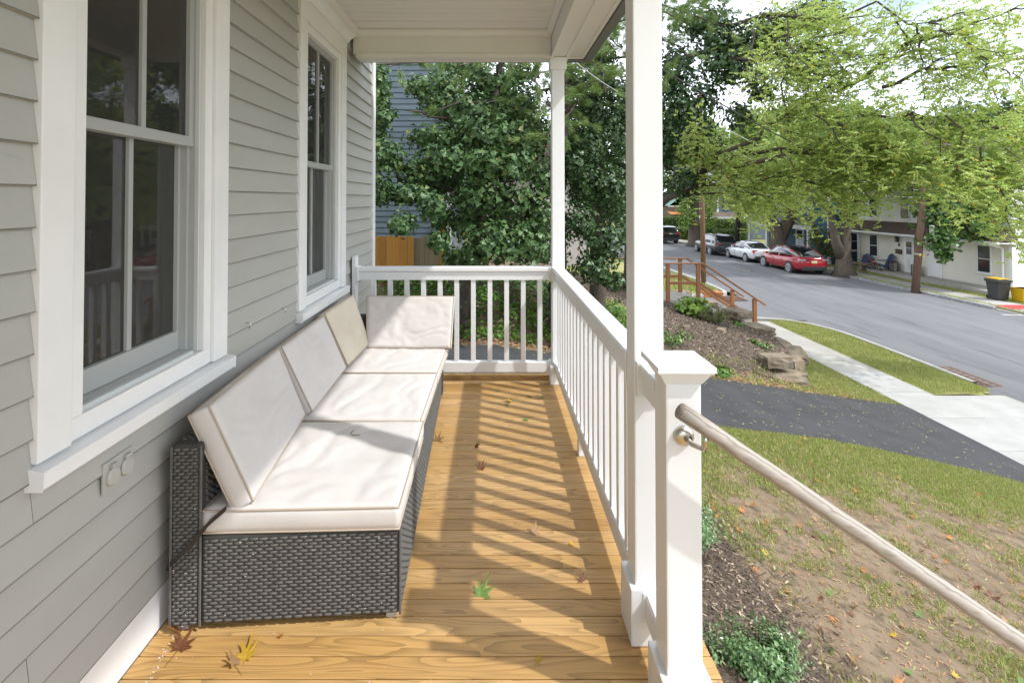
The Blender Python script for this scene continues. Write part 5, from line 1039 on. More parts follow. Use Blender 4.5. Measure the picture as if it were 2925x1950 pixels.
# ------------------------------------------------------------ houses across the street
CREAM = mat('cream_siding', (.74, .71, .62), (.69, .66, .57), scale=1.2, rough=.55)
WSID = mat('white_siding', (.78, .78, .78), (.73, .73, .73), scale=1.2, rough=.5)
BLUE = mat('deep_blue_siding', (.030, .085, .135), (.038, .10, .155), scale=1.5, rough=.55)
GREYB = mat('grey_blue_siding', (.115, .15, .185), (.135, .17, .205), scale=1.5, rough=.55)
GLASSF = mat('dark_window_pane', (.03, .035, .04), rough=.08, spec=.8)
GREENR = mat('green_metal_roof', (.22, .36, .30), (.18, .30, .25), scale=2, rough=.5)
def siding(name, p0, p1, z0, z1, m, par, pitch=.105, d=.016):
    p0 = Vector((p0[0], p0[1], 0)); p1 = Vector((p1[0], p1[1], 0)); t = (p1-p0).normalized(); n = Vector((t.y, -t.x, 0)); V = []; Fc = []; z = z0
    while z < z1-.01:
        zz = min(z1, z+pitch); i = len(V)
        for p in (p0, p1): V += [p+n*d+Vector((0, 0, z)), p+n*.001+Vector((0, 0, zz)), p+Vector((0, 0, z))]
        Fc += [(i, i+3, i+4, i+1), (i+2, i+5, i+3, i)]; z = zz
    return obj(name, V, Fc, m, par)
def FX(xz): return 2380+.3189*xz
def cy(px, X): return X*F/(px-VX)
def fwin(par, X, y0, y1, z0, z1, fr=.06, m=WHITE, grid=1, shutter=None, panes=2):   # window on a street-facing wall
    w_ = B('window', X-.06, X-.005, y0, y1, z0, z1, m, par, .01)
    zm = (z0+z1)/2
    for a, b in ((z0+fr, zm-.02), (zm+.02, z1-fr)): B('pane', X-.075, X-.055, y0+fr, y1-fr, a, b, GLASSF, w_)
    B('sill', X-.10, X-.004, y0-.03, y1+.03, z0-.05, z0-.001, m, w_)
    if shutter:
        for a, b in ((y0-.36, y0-.03), (y1+.03, y1+.36)): B('shutter', X-.05, X-.006, a, b, z0, z1, shutter, w_)
    return w_
def ewin(par, Y, x0, x1, z0, z1, fr=.06, m=WHITE, shutter=None):                     # window on an end wall
    w_ = B('window', x0, x1, Y-.06, Y-.005, z0, z1, m, par, .01); zm = (z0+z1)/2
    for a, b in ((z0+fr, zm-.02), (zm+.02, z1-fr)): B('pane', x0+fr, x1-fr, Y-.075, Y-.055, a, b, GLASSF, w_)
    B('sill', x0-.06, x1+.06, Y-.10, Y-.004, z0-.07, z0-.001, m, w_); B('head', x0-.06, x1+.06, Y-.09, Y-.004, z1+.001, z1+.09, m, w_)
    if shutter:
        for a, b in ((x0-.36, x0-.03), (x1+.03, x1+.36)): B('shutter', a, b, Y-.05, Y-.006, z0, z1, shutter, w_)
    return w_
def fdoor(par, X, y0, y1, z0, z1, win=True):
    d_ = B('door', X-.07, X-.003, y0, y1, z0, z1, WHITE, par, .012); B('door_leaf', X-.085, X-.069, y0+.1, y1-.1, z0+.06, z1-.1, WSID, d_, .004)
    if win:
        zm = z0+(z1-z0)*.52; zt_ = z1-.25; B('pane', X-.095, X-.084, y0+.2, y1-.2, zm, (zm+zt_)/2-.02, GLASSF, d_); B('pane', X-.095, X-.084, y0+.2, y1-.2, (zm+zt_)/2+.02, zt_, GLASSF, d_)
        for s in (.16, .56): B('panel', X-.092, X-.0845, y0+.2+s*.5*(y1-y0-.4)/.56*.9, y0+.2+(s*.5+.26)*(y1-y0-.4)/.56*.9, z0+.2, zm-.15, WHITE, d_, .004)
    MB().lathe((X-.09, y0+.14, z0+.95), [(.03, 0), (.03, -.04), (.02, -.06)], 10, 'x').build('handle', METAL, d_); return d_
ch = thing('cream_house', 'cream two storey house with brown pent roof across the street', 'house', (27, 28, -2.9))
X0, Y0, Y1 = 23.9, 23.4, 33.3
B('core', X0+.03, 32, Y0+.03, Y1, -3, 2.1, WSID, ch)
siding('front_wall', (X0, Y1), (X0, Y0), -2.7, .2, CREAM, ch); siding('upper_wall', (X0, Y1), (X0, Y0), .2, 2.1, WSID, ch)
siding('end_wall', (X0, Y0), (32, Y0), -2.8, 2.1, WSID, ch)
MB().add([(X0, Y0, 2.1), (32, Y0, 2.1), (28, Y0, 4.9)], [(0, 1, 2)]).build('gable', WSID, ch)
MB().add([(X0-.45, Y0-.3, 1.95), (X0-.45, Y1+.3, 1.95), (28, Y1+.3, 4.95), (28, Y0-.3, 4.95), (32.4, Y0-.3, 1.95), (32.4, Y1+.3, 1.95)], [(0, 1, 2, 3), (3, 2, 5, 4)]).build('roof', ROOFS, ch)
B('eave_trim', X0-.46, X0-.38, Y0-.3, Y1+.3, 1.85, 1.949, WHITE, ch)
MB().add([(X0-.8, Y0-.15, -.5), (X0-.8, Y1+.1, -.5), (X0, Y1+.1, .14), (X0, Y0-.15, .14), (X0-.8, Y0-.15, -.53), (X0, Y0-.15, -.3)], [(0, 1, 2, 3), (0, 3, 5, 4)]).build('pent_roof', ROOFS, ch)
B('gutter', X0-.9, X0-.78, Y0-.2, Y1+.15, -.60, -.49, WHITE, ch, .01); B('pent_soffit', X0-.779, X0-.002, Y0-.1, Y1+.1, -.58, -.53, WSID, ch)
for y in (Y0, Y1-.1): B('corner_board', X0-.035, X0+.1, y-.03, y+.12, -2.8, 2.05, WHITE, ch)
for y, zz in ((Y0+.35, -2.6), (Y1-.25, -2.6)): MB().tube([(X0-.8, y, -.6), (X0-.1, y, -.8), (X0-.08, y, zz), (X0-.4, y-.05, zz-.15)], .05, 6).build('downspout', WHITE, ch)
fwin(ch, X0, 31.5, 32.2, -2.1, -.72); fwin(ch, X0, 24.35, 25.05, -2.1, -.72); fwin(ch, X0, 31.5, 32.2, .3, 1.6); fwin(ch, X0, 29.1, 29.75, .3, 1.6); fwin(ch, X0, 26.5, 27.2, .3, 1.6); fwin(ch, X0, 24.3, 25.0, .3, 1.6)
fdoor(ch, X0, 28.72, 29.5, -2.72, -.70); fdoor(ch, X0, 27.02, 27.9, -2.72, -.72, False)
B('number_plaque', X0-.04, X0-.02, 29.83, 29.95, -1.28, -1.14, BLACK, ch)
MB().box(24.85, 25.1, Y0-.12, Y0-.02, -1.7, -1.2).tube([(24.97, Y0-.06, -1.2), (24.97, Y0-.06, 1.5)], .03, 6).tube([(24.97, Y0-.06, -1.7), (24.97, Y0-.06, -2.8)], .025, 6).build('meter_box', ROOFG, ch)
t = thing('porch_lamp', 'black lantern lamp beside the cream house door', 'lamp', (X0-.1, 29.95, -1.0)); MB().tube([(X0-.02, 29.95, -.75), (X0-.12, 29.95, -.72), (X0-.12, 29.95, -.78)], .02, 6).build('arm', BLACK, t); B('shade', X0-.19, X0-.05, 29.88, 30.02, -1.05, -.79, GLASSF, t, .01); MB().lathe((X0-.12, 29.95, -.79), [(.11, 0), (.03, .09)], 8).build('cap', BLACK, t)
t = thing('mailbox', 'dark brown mailbox on the cream house wall', 'mailbox', (X0-.08, 29.9, -1.7)); B('box', X0-.13, X0-.02, 29.68, 30.05, -1.72, -1.5, BARK, t, .01); B('lid', X0-.15, X0-.02, 29.66, 30.07, -1.499, -1.46, BARK, t, .01)
t = thing('front_slab', 'raised concrete slab along the front of the cream house', 'slab', (23.2, 28, -2.95), kind='structure'); B('slab', 22.75, X0-.02, 23.0, 31.0, -3, -2.74, CONC, t, .02)
# blue house
bh = thing('blue_house', 'deep blue house with white porch columns and shutters', 'house', (27, 40, -2.9))
B('core', 24.33, 33, 36.0, 45, -3, 4.4, BLUE, bh); siding('front_wall', (24.3, 45), (24.3, 35.9), -2.9, 4.3, BLUE, bh, .13)
B('wing_core', 22.93, 33, 34.63, 35.95, -3, 4.4, BLUE, bh); siding('wing_wall', (22.9, 34.6), (33, 34.6), -2.9, 4.3, BLUE, bh, .2); siding('wing_front', (22.9, 35.95), (22.9, 34.6), -2.9, 4.3, BLUE, bh, .13)
B('corner_board', 22.86, 23.0, 34.57, 34.75, -2.95, 4.3, WHITE, bh)
MB().add([(22.3, 34, 4.3), (22.3, 45.6, 4.3), (28, 45.6, 7.5), (28, 34, 7.5), (33.6, 34, 4.3), (33.6, 45.6, 4.3)], [(0, 1, 2, 3), (3, 2, 5, 4)]).build('roof', ROOFG, bh)
MB().add([(22.45, 36, -.42), (22.45, 45.1, -.42), (24.3, 44.6, .12), (24.3, 36, .12), (24.3, 45.1, -.42)], [(0, 1, 2, 3), (1, 4, 2)]).build('porch_roof', ROOFG, bh)
B('porch_frieze', 22.5, 22.62, 36, 45.0, -.72, -.43, WHITE, bh); B('porch_frieze', 22.62, 24.3, 44.9, 45.0, -.72, -.43, WHITE, bh); B('porch_deck', 22.5, 24.3, 36, 45, -2.9, -2.6, GREYB, bh)
for y in (44.7, 41.9, 39.6, 36.4): B('porch_post', 22.52, 22.68, y-.1, y+.1, -2.6, -.72, WHITE, bh, .01)
for y in (42.8, 37.3): fwin(bh, 24.3, y-.45, y+.45, -2.2, -.85, shutter=WHITE)
for y in (43, 40.2, 37.4): fwin(bh, 24.3, y-.42, y+.42, .9, 2.5, shutter=WHITE)
fdoor(bh, 24.3, 39.6, 40.7, -2.6, -.75)
ewin(bh, 34.6, 24.3, 24.95, -2.0, -.75); ewin(bh, 34.6, 24.3, 24.95, .7, 2.2)
# grey-blue house
gh = thing('grey_blue_house', 'grey blue gabled house with two dark shuttered windows', 'house', (27.5, 59, -2.9))
B('core', 24.53, 31, 55.43, 64, -3, 3.6, GREYB, gh); siding('end_wall', (24.5, 55.4), (31, 55.4), -3, 3.6, GREYB, gh, .16, .025); BRN = mat('brown_wall_and_shade', (.10, .075, .055), (.14, .105, .08), scale=3, rough=.9); siding('front_wall', (24.5, 64), (24.5, 55.4), -3, 3.6, BRN, gh, .3, .04)  # brown front_wall: shade on the grey-blue clapboards put into the colour
B('corner_board', 24.44, 24.6, 55.3, 55.45, -3, 3.6, WHITE, gh)
MB().add([(24.5, 55.4, 3.6), (31, 55.4, 3.6), (27.75, 55.4, 6.6)], [(0, 1, 2)]).build('gable', GREYB, gh)
MB().add([(24.0, 54.9, 3.2), (24.0, 64.4, 3.2), (27.75, 64.4, 6.75), (27.75, 54.9, 6.75), (31.5, 54.9, 3.2), (31.5, 64.4, 3.2)], [(0, 1, 2, 3), (3, 2, 5, 4)]).build('roof', ROOFG, gh)
SHUT = mat('dark_shutter', (.03, .028, .03), rough=.6)
for x in (25.45, 26.45): ewin(gh, 55.4, x-.17, x+.17, .35, 1.75, .05, shutter=None); B('shutter', x-.40, x-.2, 55.34, 55.395, .35, 1.75, SHUT, gh); B('shutter', x+.2, x+.40, 55.34, 55.395, .35, 1.75, SHUT, gh)
MB().add([(22.6, 52.6, -.35), (26.2, 52.6, -.35), (26.2, 55.4, .05), (24.3, 55.4, .05), (24.3, 60, .05), (22.6, 60, -.35)], [(0, 1, 2, 3), (0, 3, 4, 5)]).build('porch_roof', ROOFS, gh)
B('porch_frieze', 22.6, 26.2, 52.6, 52.75, -.62, -.36, WHITE, gh); B('porch_frieze', 22.6, 22.75, 52.76, 60, -.62, -.36, WHITE, gh)
for x in (22.7, 24.0, 25.2, 26.1): B('porch_post', x-.06, x+.06, 52.62, 52.74, -2.9, -.62, WHITE, gh)
fh = thing('green_roof_house', 'grey house with pale green lean-to roof far up the street', 'house', (31, 82, -2.9))
B('wall', 30.2, 36, 80, 88, -3, 5, GREYB, fh); MB().add([(29.7, 79.5, 5), (36.5, 79.5, 5), (36.5, 88, 5), (29.7, 88, 5), (33, 84, 8)], [(0, 1, 4), (1, 2, 4), (2, 3, 4), (3, 0, 4)]).build('roof', ROOFG, fh)
B('lean_to', 28.0, 30.19, 80, 86, -3, .4, BRN, fh); MB().add([(27.6, 79.7, .4), (27.6, 86.3, .4), (30.2, 86.3, 2.4), (30.2, 79.7, 2.4)], [(0, 1, 2, 3)]).build('green_roof', GREENR, fh); B('eave', 27.5, 30.2, 79.6, 79.7, .28, .40, WHITE, fh); MB().add([(27.4, 78, -.9), (31, 78, -.9), (31, 80, -.5), (27.4, 80, -.5)], [(0, 1, 2, 3)]).build('porch_roof', ORB, fh); B('corner_board', 30.15, 30.28, 79.93, 80.05, -3, 5, WHITE, fh); ewin(fh, 80, 31.2, 31.8, 1, 2.8)
# hedges
def hedge(x0, x1, y0, y1, z0, z1, label, n):
    t = thing('hedge', label, 'hedge', ((x0+x1)/2, (y0+y1)/2, z0)); B('core', x0+.15, x1-.15, y0+.15, y1-.15, z0, z1-.15, FARLEAF, t)
    m_ = []; 
    for k in range(n):
        q = rnd.random(); x = rnd.uniform(x0, x1); y = rnd.uniform(y0, y1); z = rnd.uniform(z0, z1)
        if q < .45: y = y0+rnd.gauss(0, .06)
        elif q < .75: z = z1+rnd.gauss(0, .07)
        else: x = x0+rnd.gauss(0, .06)
        m_.append((x, y, z))
    pos = np.array(m_); V, Fc = scatter(LEAF[0], LEAF[1], pos, rot_batch(len(pos), np.tile([-.2, -.5, .7], (len(pos), 1)), 1.0), rs.uniform(.10, .2, len(pos))); fast('foliage', V, Fc, HEDGE, t)
hedge(20.2, 24.5, 63.5, 65, -2.9, -.85, 'tall clipped hedge far behind the black car', 5200); hedge(20.4, 22.3, 55.5, 57, -2.9, -1.75, 'lower clipped hedge behind the black car', 3000); hedge(20.8, 25.4, 50.4, 51.6, -2.9, -.65, 'tall airy hedge in front of the grey blue house', 5200); hedge(20.4, 22.6, 46.6, 47.4, -2.9, -1.45, 'bright topped hedge behind the grey car', 3000)
plant('japanese_maple', 'layered small maple growing in front of the blue house', 'tree', (22.1, 33.8, -2.9), 1.5, 2.9, 1900, LEAF, (.14, .24), SHRUB, 22, .9, seed=41, stemmat=BARKD)
plant('round_shrub', 'dark round shrub by the blue house porch', 'shrub', (21.9, 39.2, -2.9), .7, 1.1, 900, LEAF, (.12, .2), MAPLED, 16, .6, seed=42)
# ------------------------------------------------------------ things in front of the cream house
NAVC = mat('navy_chair_plastic', (.06, .08, .17), rough=.5)
def adirondack(label):
    t = thing('adirondack_chair', label, 'chair', (0, 0, 0), 'navy garden chairs')
    for k in range(5): MB().bar((.28-.11*k, -.26, .38-.035*k), (.28-.11*k, .26, .38-.035*k), .1, .02).build('seat_slat', NAVC, t)
    for k in range(7):
        a = (k-3)*.085; MB().bar((-.22, a*.85, .2), (-.52, a*1.35, .98-.05*abs(k-3)**1.3*.6), .075, .02, (1, 0, .3)).build('back_slat', NAVC, t)
    for s in (-.32, .32): MB().bar((.34, s, .56), (-.36, s, .56), .12, .025).build('arm', NAVC, t); MB().bar((.28, s*.92, 0), (.28, s*.92, .55), .03, .09).build('leg', NAVC, t); MB().bar((.30, s*.85, .36), (-.6, s*.85, .02), .03, .1).build('leg', NAVC, t)
    return t
c1 = adirondack('navy slatted garden chair nearer the cream house door'); c1.location = (23.3, 30.45, -2.74); c1.rotation_euler = (0, 0, math.pi-.25)
dup_tree(c1, (23.2, 32.1, -2.93), math.pi+.1, 'navy slatted garden chair behind the stone bench')
t = thing('stone_bench', 'weathered stone bench between the navy chairs', 'bench', (22.7, 31.3, -2.95)); B('seat', 22.45, 22.95, 30.75, 31.85, -2.53, -2.43, STONE, t, .02); B('pedestal', 22.55, 22.85, 31.1, 31.5, -2.95, -2.531, STONE, t, .03)
bk = thing('bicycle', 'small red bicycle standing in front of the garden chair', 'bicycle', (0, 0, 0)); REDB = mat('red_bike_paint', (.35, .03, .04), rough=.3)
for s in (0, .95):
    w_ = MB().tube([(.0, s+.28*math.cos(a*.3491), .3+.28*math.sin(a*.3491)) for a in range(19)], .022, 6, False).build('wheel', BLACK, bk, smooth=True)
    for a in range(6): MB().tube([(0, s+.27*math.cos(a*.5236), .3+.27*math.sin(a*.5236)), (0, s-.27*math.cos(a*.5236), .3-.27*math.sin(a*.5236))], .003, 4).build('spoke', METAL, w_)
for a, b in (((0, 0, .3), (0, .15, .62)), ((0, .15, .62), (0, .45, .34)), ((0, .45, .34), (0, .78, .66)), ((0, .15, .62), (0, .78, .66)), ((0, .45, .34), (0, .0, .3)), ((0, .78, .75), (0, .95, .3))): MB().tube([a, b], .02, 6).build('frame_tube', REDB, bk)
MB().tube([(-.25, .72, .86), (0, .79, .82), (.25, .72, .86)], .014, 6).build('handlebar', BLACK, bk); MB().bar((0, .02, .72), (0, .26, .74), .12, .05).build('saddle', BLACK, bk, bevel=.02); MB().tube([(0, .15, .6), (0, .14, .71)], .014, 6).build('seat_post', METAL, bk)
bk.location = (22.55, 30.55, -2.74-.02); bk.location = (22.85, 29.95, -2.74); bk.rotation_euler = (0, -.5, -.35)
for y, l in ((29.85, 'black lantern planter left of the cream house door'), (28.25, 'black lantern planter right of the utility pole')):
    t = thing('lantern_planter', l, 'planter', (23.5, y, -2.74)); B('core', 23.38, 23.62, y-.14, y+.14, -2.72, -2.25, HAND, t)
    for x in (23.35, 23.63):
        for k in (-.15, 0, .15): B('bar', x-.015, x+.015, y+k-.015, y+k+.015, -2.74, -2.22, BLACK, t)
    B('top', 23.32, 23.66, y-.18, y+.18, -2.219, -2.17, BLACK, t, .01); B('bottom', 23.33, 23.65, y-.17, y+.17, -2.739, -2.70, BLACK, t)
def bin_(name, label, x, y, w0, w1, h, m, lidm, cat='bin'):
    t = thing(name, label, cat, (x, y, -2.93)); z = -2.9
    MB().add([(x-w0, y-w0, z), (x+w0, y-w0, z), (x+w0, y+w0, z), (x-w0, y+w0, z), (x-w1, y-w1, z+h), (x+w1, y-w1, z+h), (x+w1, y+w1, z+h), (x-w1, y+w1, z+h)], BF).build('body', m, t, bevel=.02)
    if lidm: B('rim', x-w1-.03, x+w1+.03, y-w1-.03, y+w1+.03, z+h-.06, z+h-.001, m, t, .01); MB().prism([(x-w1-.04, z+h), (x+w1+.04, z+h), (x+w1+.02, z+h+.04), (x, z+h+.09), (x-w1-.02, z+h+.06)], y-w1-.04, y+w1+.04).build('lid', lidm, t); [MB().lathe((x-s, y+w0, z+.08), [(.1, -.03), (.1, .03)], 14, 'x').build('wheel', BLACK, t) for s in (-w0, w0)]; B('handle', x-w1*.8, x+w1*.8, y-w1-.09, y-w1-.05, z+h-.05, z+h-.02, m, t, .008)
    else: B('rim', x-w1-.02, x+w1+.02, y-w1-.02, y+w1+.02, z+h-.04, z+h, m, t, .01)
    return t
BINK = mat('black_bin_plastic', (.035, .035, .037), rough=.5); YELB = mat('yellow_bin_plastic', (.62, .38, .01), rough=.45)
bq = onz(2852, 856, -2.93); t = bin_('wheelie_bin', 'black wheelie bin with yellow lid insert beside the cream house', bq.x, bq.y, .22, .29, .82, BINK, BINK); B('lid_insert', bq.x-.25, bq.x+.2, bq.y-.3, bq.y+.3, -2.9+.82+.05, -2.9+.925, YELB, t, .01)
bq = onz(2922, 862, -2.93); bin_('recycling_bin', 'open yellow recycling bin at the right edge', bq.x+.02, bq.y, .24, .29, .56, YELB, None)
# ------------------------------------------------------------ parked cars
TYRE = mat('black_tyre', (.02, .02, .02), rough=.8); RIM = mat('silver_rim', (.55, .56, .58), rough=.3, metal=.8); CGL = mat('car_glass', (.012, .015, .017), rough=.03, spec=.9, coat=1)
TAIL = mat('red_tail_lamp', (.45, .015, .015), rough=.15, coat=1); TRIM = mat('black_car_trim', (.025, .025, .027), rough=.5); PLATE = mat('pale_yellow_plate', (.62, .60, .32), rough=.4); TAILG = mat('clear_tail_lamp', (.35, .38, .40), rough=.1, coat=1)
def interp(st, s):
    for a, b in zip(st, st[1:]):
        if s <= b[0]: t = (s-a[0])/(b[0]-a[0]); return [a[i]+(b[i]-a[i])*t for i in range(len(a))]
    return list(st[-1])
def dense(st, n):
    s0, s1 = st[0][0], st[-1][0]; K = [st[0]]
    for a, b in zip(st, st[1:]):
        k = max(1, int((b[0]-a[0])/n))
        for i in range(1, k+1): K.append([a[j]+(b[j]-a[j])*i/k for j in range(len(a))])
    return K
def ring_body(q):
    s, zb, zt, w_ = q; return [(0, zb), (w_*.80, zb), (w_*.96, zb+.10*(zt-zb)), (w_, zb+.45*(zt-zb)), (w_*.985, zb+.78*(zt-zb)), (w_*.93, zt-.015), (w_*.55, zt+.015), (0, zt+.025)]
def ring_gh(q):
    s, zb, zt, wb, wt = q; return [(0, zb-.02), (wb, zb-.02), (wb*.7+wt*.3, zb+.4*(zt-zb)), (wt+.01, zt-.06*min(1, (zt-zb)/.3)), (wt*.86, zt-.012), (wt*.4, zt), (0, zt+.003)]
def loft(st, rf, name, m, par, sub=1):
    V = []; Fc = []; R = []
    for q in st:
        h = rf(q); full = [(x, z) for x, z in h]+[(-x, z) for x, z in h[-2:0:-1]]; R.append(len(full)); V += [(x, q[0], z) for x, z in full]
    n = R[0]
    for i in range(len(st)-1):
        for k in range(n): Fc.append((i*n+k, i*n+(k+1) % n, (i+1)*n+(k+1) % n, (i+1)*n+k))
    Fc.append(tuple(range(n))); Fc.append(tuple((len(st)-1)*n+k for k in range(n)))
    o = fixn(obj(name, V, Fc, m, par, smooth=True)); md = o.modifiers.new('s', 'SUBSURF'); md.levels = sub; md.render_levels = sub; return o
def car(label, paint, L_, body, gh_, wb, fo, wr, W, roof, pill, tail, plate, name='parked_car', spokes=5, glassroof=False):
    t = thing(name, label, 'car', (0, 0, 0))
    loft(body, ring_body, 'body', paint, t, 2); loft(gh_, ring_gh, 'windows', CGL, t, 2)
    if roof:
        V = []; Fc = []; S = np.linspace(roof[0], roof[1], 14)
        for s in S:
            q = interp(gh_, s); r_ = ring_gh(q)[3:]; pts = [(x*1.01+(.006 if x > 0 else 0), z+.012) for x, z in r_]; full = pts+[(-x, z) for x, z in pts[-2::-1]]; V += [(x, s, z) for x, z in full]; n = len(full)
        for i in range(13):
            for k in range(n-1): Fc.append((i*n+k, i*n+k+1, (i+1)*n+k+1, (i+1)*n+k))
        fixn(obj('roof', V, Fc, paint if not glassroof else CGL, t, smooth=True))
    for s0, s1, k0, k1 in pill:          # painted pillar strips, slanted from belt (s0) to roof (s1)
        for sg in (-1, 1):
            V = []
            for f in (0, .35, .7, 1):
                for e in (0, 1):
                    s = (s0+(k0-s0)*f) if e == 0 else (s1+(k1-s1)*f); q = interp(gh_, s); r_ = ring_gh(q); a = r_[1]; b = r_[3]; x = a[0]+(b[0]-a[0])*f; z = a[1]+(b[1]-a[1])*f; V.append((sg*(x+.012), s, z))
            obj('pillar', V, [(2*i, 2*i+1, 2*i+3, 2*i+2) for i in range(3)], paint, t, smooth=True)
    for sg in (-1, 1):                   # roof edge line
        pts = []
        for s in np.linspace(gh_[0][0]+.05, gh_[-1][0]-.05, 22): q = interp(gh_, s); a = ring_gh(q)[3]; pts.append((sg*(a[0]+.004), s, a[1]+.004))
        MB().tube(pts, .022, 6).build('roof_rail', paint if not roof or not glassroof else paint, t, smooth=True)
    for s in (fo_r(L_, wb, fo), L_-fo):
        for sg in (-1, 1):
            x = sg*(interp(body, s)[3]-.10)
            MB().lathe((sg*(interp(body, s)[3]*.9985), s, wr+.015), [(wr+.05, -.20*sg), (wr+.05, .010*sg), (wr+.015, .016*sg)], 28, 'x').build('wheel_arch', TRIM, t)
            w_ = MB().lathe((x, s, wr), [(wr*.72, .10*sg), (wr*.95, .125*sg), (wr, .09*sg), (wr, -.10*sg), (wr*.6, -.11*sg)], 28, 'x').build('wheel', TYRE, t, smooth=False)
            mb_ = MB(); mb_.lathe((x, s, wr), [(wr*.70, .08*sg), (wr*.73, .127*sg), (wr*.66, .130*sg), (wr*.60, .10*sg)], 24, 'x'); mb_.F = mb_.F[:-2]
            MB().lathe((x, s, wr), [(wr*.69, .07*sg), (wr*.69, .085*sg)], 24, 'x').build('brake_disc', TRIM, w_)
            for k in range(spokes):
                a = 2*math.pi*k/spokes+.3; mb_.bar((x+.125*sg, s+.05*math.cos(a), wr+.05*math.sin(a)), (x+.125*sg, s+wr*.68*math.cos(a), wr+wr*.68*math.sin(a)), .03, wr*.24, (math.sin(1), 0, 0) if False else (0, -math.sin(a), math.cos(a)))
            mb_.lathe((x, s, wr), [(wr*.17, .10*sg), (wr*.16, .137*sg)], 12, 'x'); mb_.build('rim', RIM, w_)
    for sg in (-1, 1):
        for (x0, x1, s, z0, z1, m_, dp) in tail: MB().box(min(sg*x0, sg*x1), max(sg*x0, sg*x1), s, s+dp, z0, z1).build('tail_lamp', m_, t, bevel=.02)
        q = interp(gh_, gh_[-1][0]-.55); MB().box(min(sg*(W/2-.06), sg*(W/2+.09)), max(sg*(W/2-.06), sg*(W/2+.09)), gh_[-1][0]-.62, gh_[-1][0]-.50, q[1]-.0, q[1]+.13).build('mirror', paint, t, bevel=.03)
    x0, z0, s = plate; MB().box(-.16, .16, s-.012, s+.01, z0, z0+.15).build('licence_plate', PLATE, t, bevel=.004)
    bw = interp(body, .12); MB().box(-bw[3]*.82, bw[3]*.82, -.012, .30, bw[1]-.04, bw[1]+.20).build('rear_bumper', TRIM, t, bevel=.04)
    for s in (L_*.36, L_*.56):
        for sg in (-1, 1):
            q = interp(body, s); MB().tube([(sg*(q[3]*.97+.004), s, q[1]+.12), (sg*(q[3]+.003), s+.01, q[1]+.45*(q[2]-q[1])), (sg*(q[3]*.985+.004), s-.01, q[1]+.78*(q[2]-q[1]))], .006, 4, False).build('door_seam', TRIM, t); MB().bar((sg*(q[3]*.99+.008), s+.08, q[1]+.74*(q[2]-q[1])), (sg*(q[3]*.99+.008), s+.28, q[1]+.745*(q[2]-q[1])), .02, .025).build('door_handle', paint, t)
    return t
def fo_r(L_, wb, fo): return L_-fo-wb
def paint(n, c, me=.0, c2=None): return mat(n, c, c2, rough=.25, coat=1, metal=me, spec=.5)
RED = paint('red_car_paint', (.33, .007, .016)); SIL = paint('silver_white_car_paint', (.62, .64, .66)); DGR = paint('dark_grey_car_paint', (.045, .05, .055), .3); BLK = paint('black_car_paint', (.012, .013, .016)); WHT = paint('white_car_paint', (.75, .75, .75))
EVB = [(0, .50, .78, .70), (.05, .38, .98, .83), (.16, .30, 1.06, .89), (.6, .25, 1.06, .945), (1.2, .23, 1.02, .96), (2.4, .22, .98, .955), (3.4, .22, .97, .955), (3.9, .24, .93, .945), (4.35, .28, .83, .90), (4.62, .34, .71, .80), (4.75, .45, .60, .62)]
EVG = [(.14, 1.02, 1.06, .70, .60), (.45, 1.04, 1.19, .80, .66), (.9, 1.04, 1.40, .85, .645), (1.5, 1.02, 1.56, .875, .635), (2.2, 1.0, 1.62, .885, .635), (2.8, .98, 1.57, .885, .62), (3.3, .97, 1.36, .86, .62), (3.75, .96, 1.06, .80, .62), (3.95, .95, .97, .7, .6)]
c_ = car('glossy red hatchback car parked nearest on the far kerb', RED, 4.75, EVB, EVG, 2.89, .86, .355, 1.92, None, [(.15, .75, 1.05, 1.35), (2.1, 2.2, 2.05, 2.13)], [(.48, .86, .02, .86, .95, TAILG, .16)], (0, .72, .015), spokes=10)
c_.location = (18.93, 30.95-1.0, RZ+.03)
B2 = MB().box(-.62, .62, 0, 0, 0, 0)
SDB = [(0, .48, .80, .62), (.06, .36, .96, .80), (.25, .28, 1.00, .87), (.9, .24, 1.01, .895), (1.6, .22, .98, .90), (2.6, .21, .95, .90), (3.3, .22, .93, .895), (3.9, .25, .84, .87), (4.4, .32, .72, .78), (4.58, .42, .62, .6)]
SDG = [(.62, .98, 1.01, .74, .62), (.9, .98, 1.10, .79, .64), (1.35, .97, 1.34, .82, .60), (1.75, .96, 1.42, .83, .595), (2.3, .95, 1.43, .83, .595), (2.8, .94, 1.32, .82, .60), (3.25, .93, 1.06, .78, .62), (3.45, .92, .95, .7, .6)]
c_ = car('silver white sedan parked behind the red car', SIL, 4.58, SDB, SDG, 2.72, .88, .315, 1.80, (1.32, 2.72), [(.65, 1.25, 1.2, 1.62), (2.05, 2.13, 2.02, 2.1), (3.1, 3.28, 2.6, 2.72)], [(.50, .80, .045, .74, .95, TAIL, .22)], (0, .78, .02), spokes=7)
c_.location = (18.85, 36.2-.98, RZ+.03)
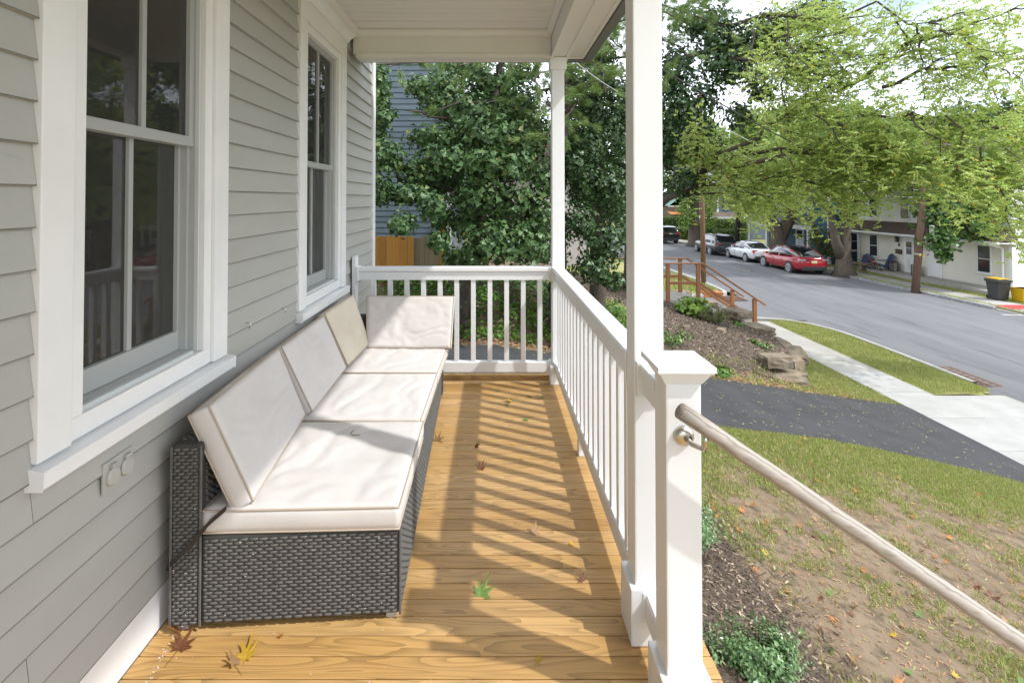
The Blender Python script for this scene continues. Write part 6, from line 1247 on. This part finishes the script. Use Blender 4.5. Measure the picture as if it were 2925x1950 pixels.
SUB = [(0, .52, .95, .76), (.06, .42, 1.06, .86), (.25, .34, 1.08, .91), (.9, .28, 1.07, .93), (2.4, .27, 1.04, .93), (3.3, .27, 1.03, .93), (3.8, .29, 1.0, .92), (4.3, .34, .92, .86), (4.55, .42, .80, .74), (4.62, .5, .7, .6)]
SUG = [(.10, 1.03, 1.10, .80, .72), (.24, 1.04, 1.36, .83, .70), (.42, 1.04, 1.60, .85, .675), (.8, 1.04, 1.68, .86, .67), (2.0, 1.02, 1.70, .87, .665), (2.6, 1.01, 1.66, .87, .66), (3.0, 1.01, 1.48, .85, .66), (3.5, 1.01, 1.10, .80, .64), (3.65, 1.0, 1.03, .74, .62)]
c_ = car('dark grey compact sport utility car behind the utility pole', DGR, 4.62, SUB, SUG, 2.69, .90, .355, 1.86, (.40, 2.62), [(.2, .42, .45, .62), (.75, 1.0, .95, 1.12), (2.0, 2.1, 1.98, 2.08), (3.3, 3.45, 2.55, 2.66)], [(.36, .86, .02, .96, 1.04, TAIL, .2)], (0, .80, .03), spokes=5)
c_.location = (18.27, 40.7-1.03, RZ+.03); rav = c_
sc_ = [[a*1.085, b*1.02, c*1.04, d*1.06] for a, b, c, d in SUB]; sg_ = [[a*1.085, b*1.04, c*1.05, d*1.06, e*1.07] for a, b, c, d, e in SUG]
c_ = car('black sport utility car farthest along the row by the hedge', BLK, 5.01, sc_, sg_, 2.86, .95, .38, 1.98, (.45, 2.85), [(.22, .46, .48, .66), (.8, 1.1, 1.0, 1.2), (2.2, 2.3, 2.18, 2.28), (3.6, 3.75, 2.8, 2.9)], [(.62, .92, .02, .98, 1.16, TAIL, .18)], (0, .92, .03), spokes=5)
c_.location = (17.7, 50.5, RZ+.03)
c_ = dup_tree(c_, (17.3, 57.5, RZ+.55), 0, 'white car just visible above the black car')
for ch in c_.children:
    if ch.name.split('.')[0] in ('body', 'roof', 'pillar', 'roof_rail', 'mirror', 'door_handle'):
        ch.material_slots[0].link = 'OBJECT'; ch.material_slots[0].material = WHT
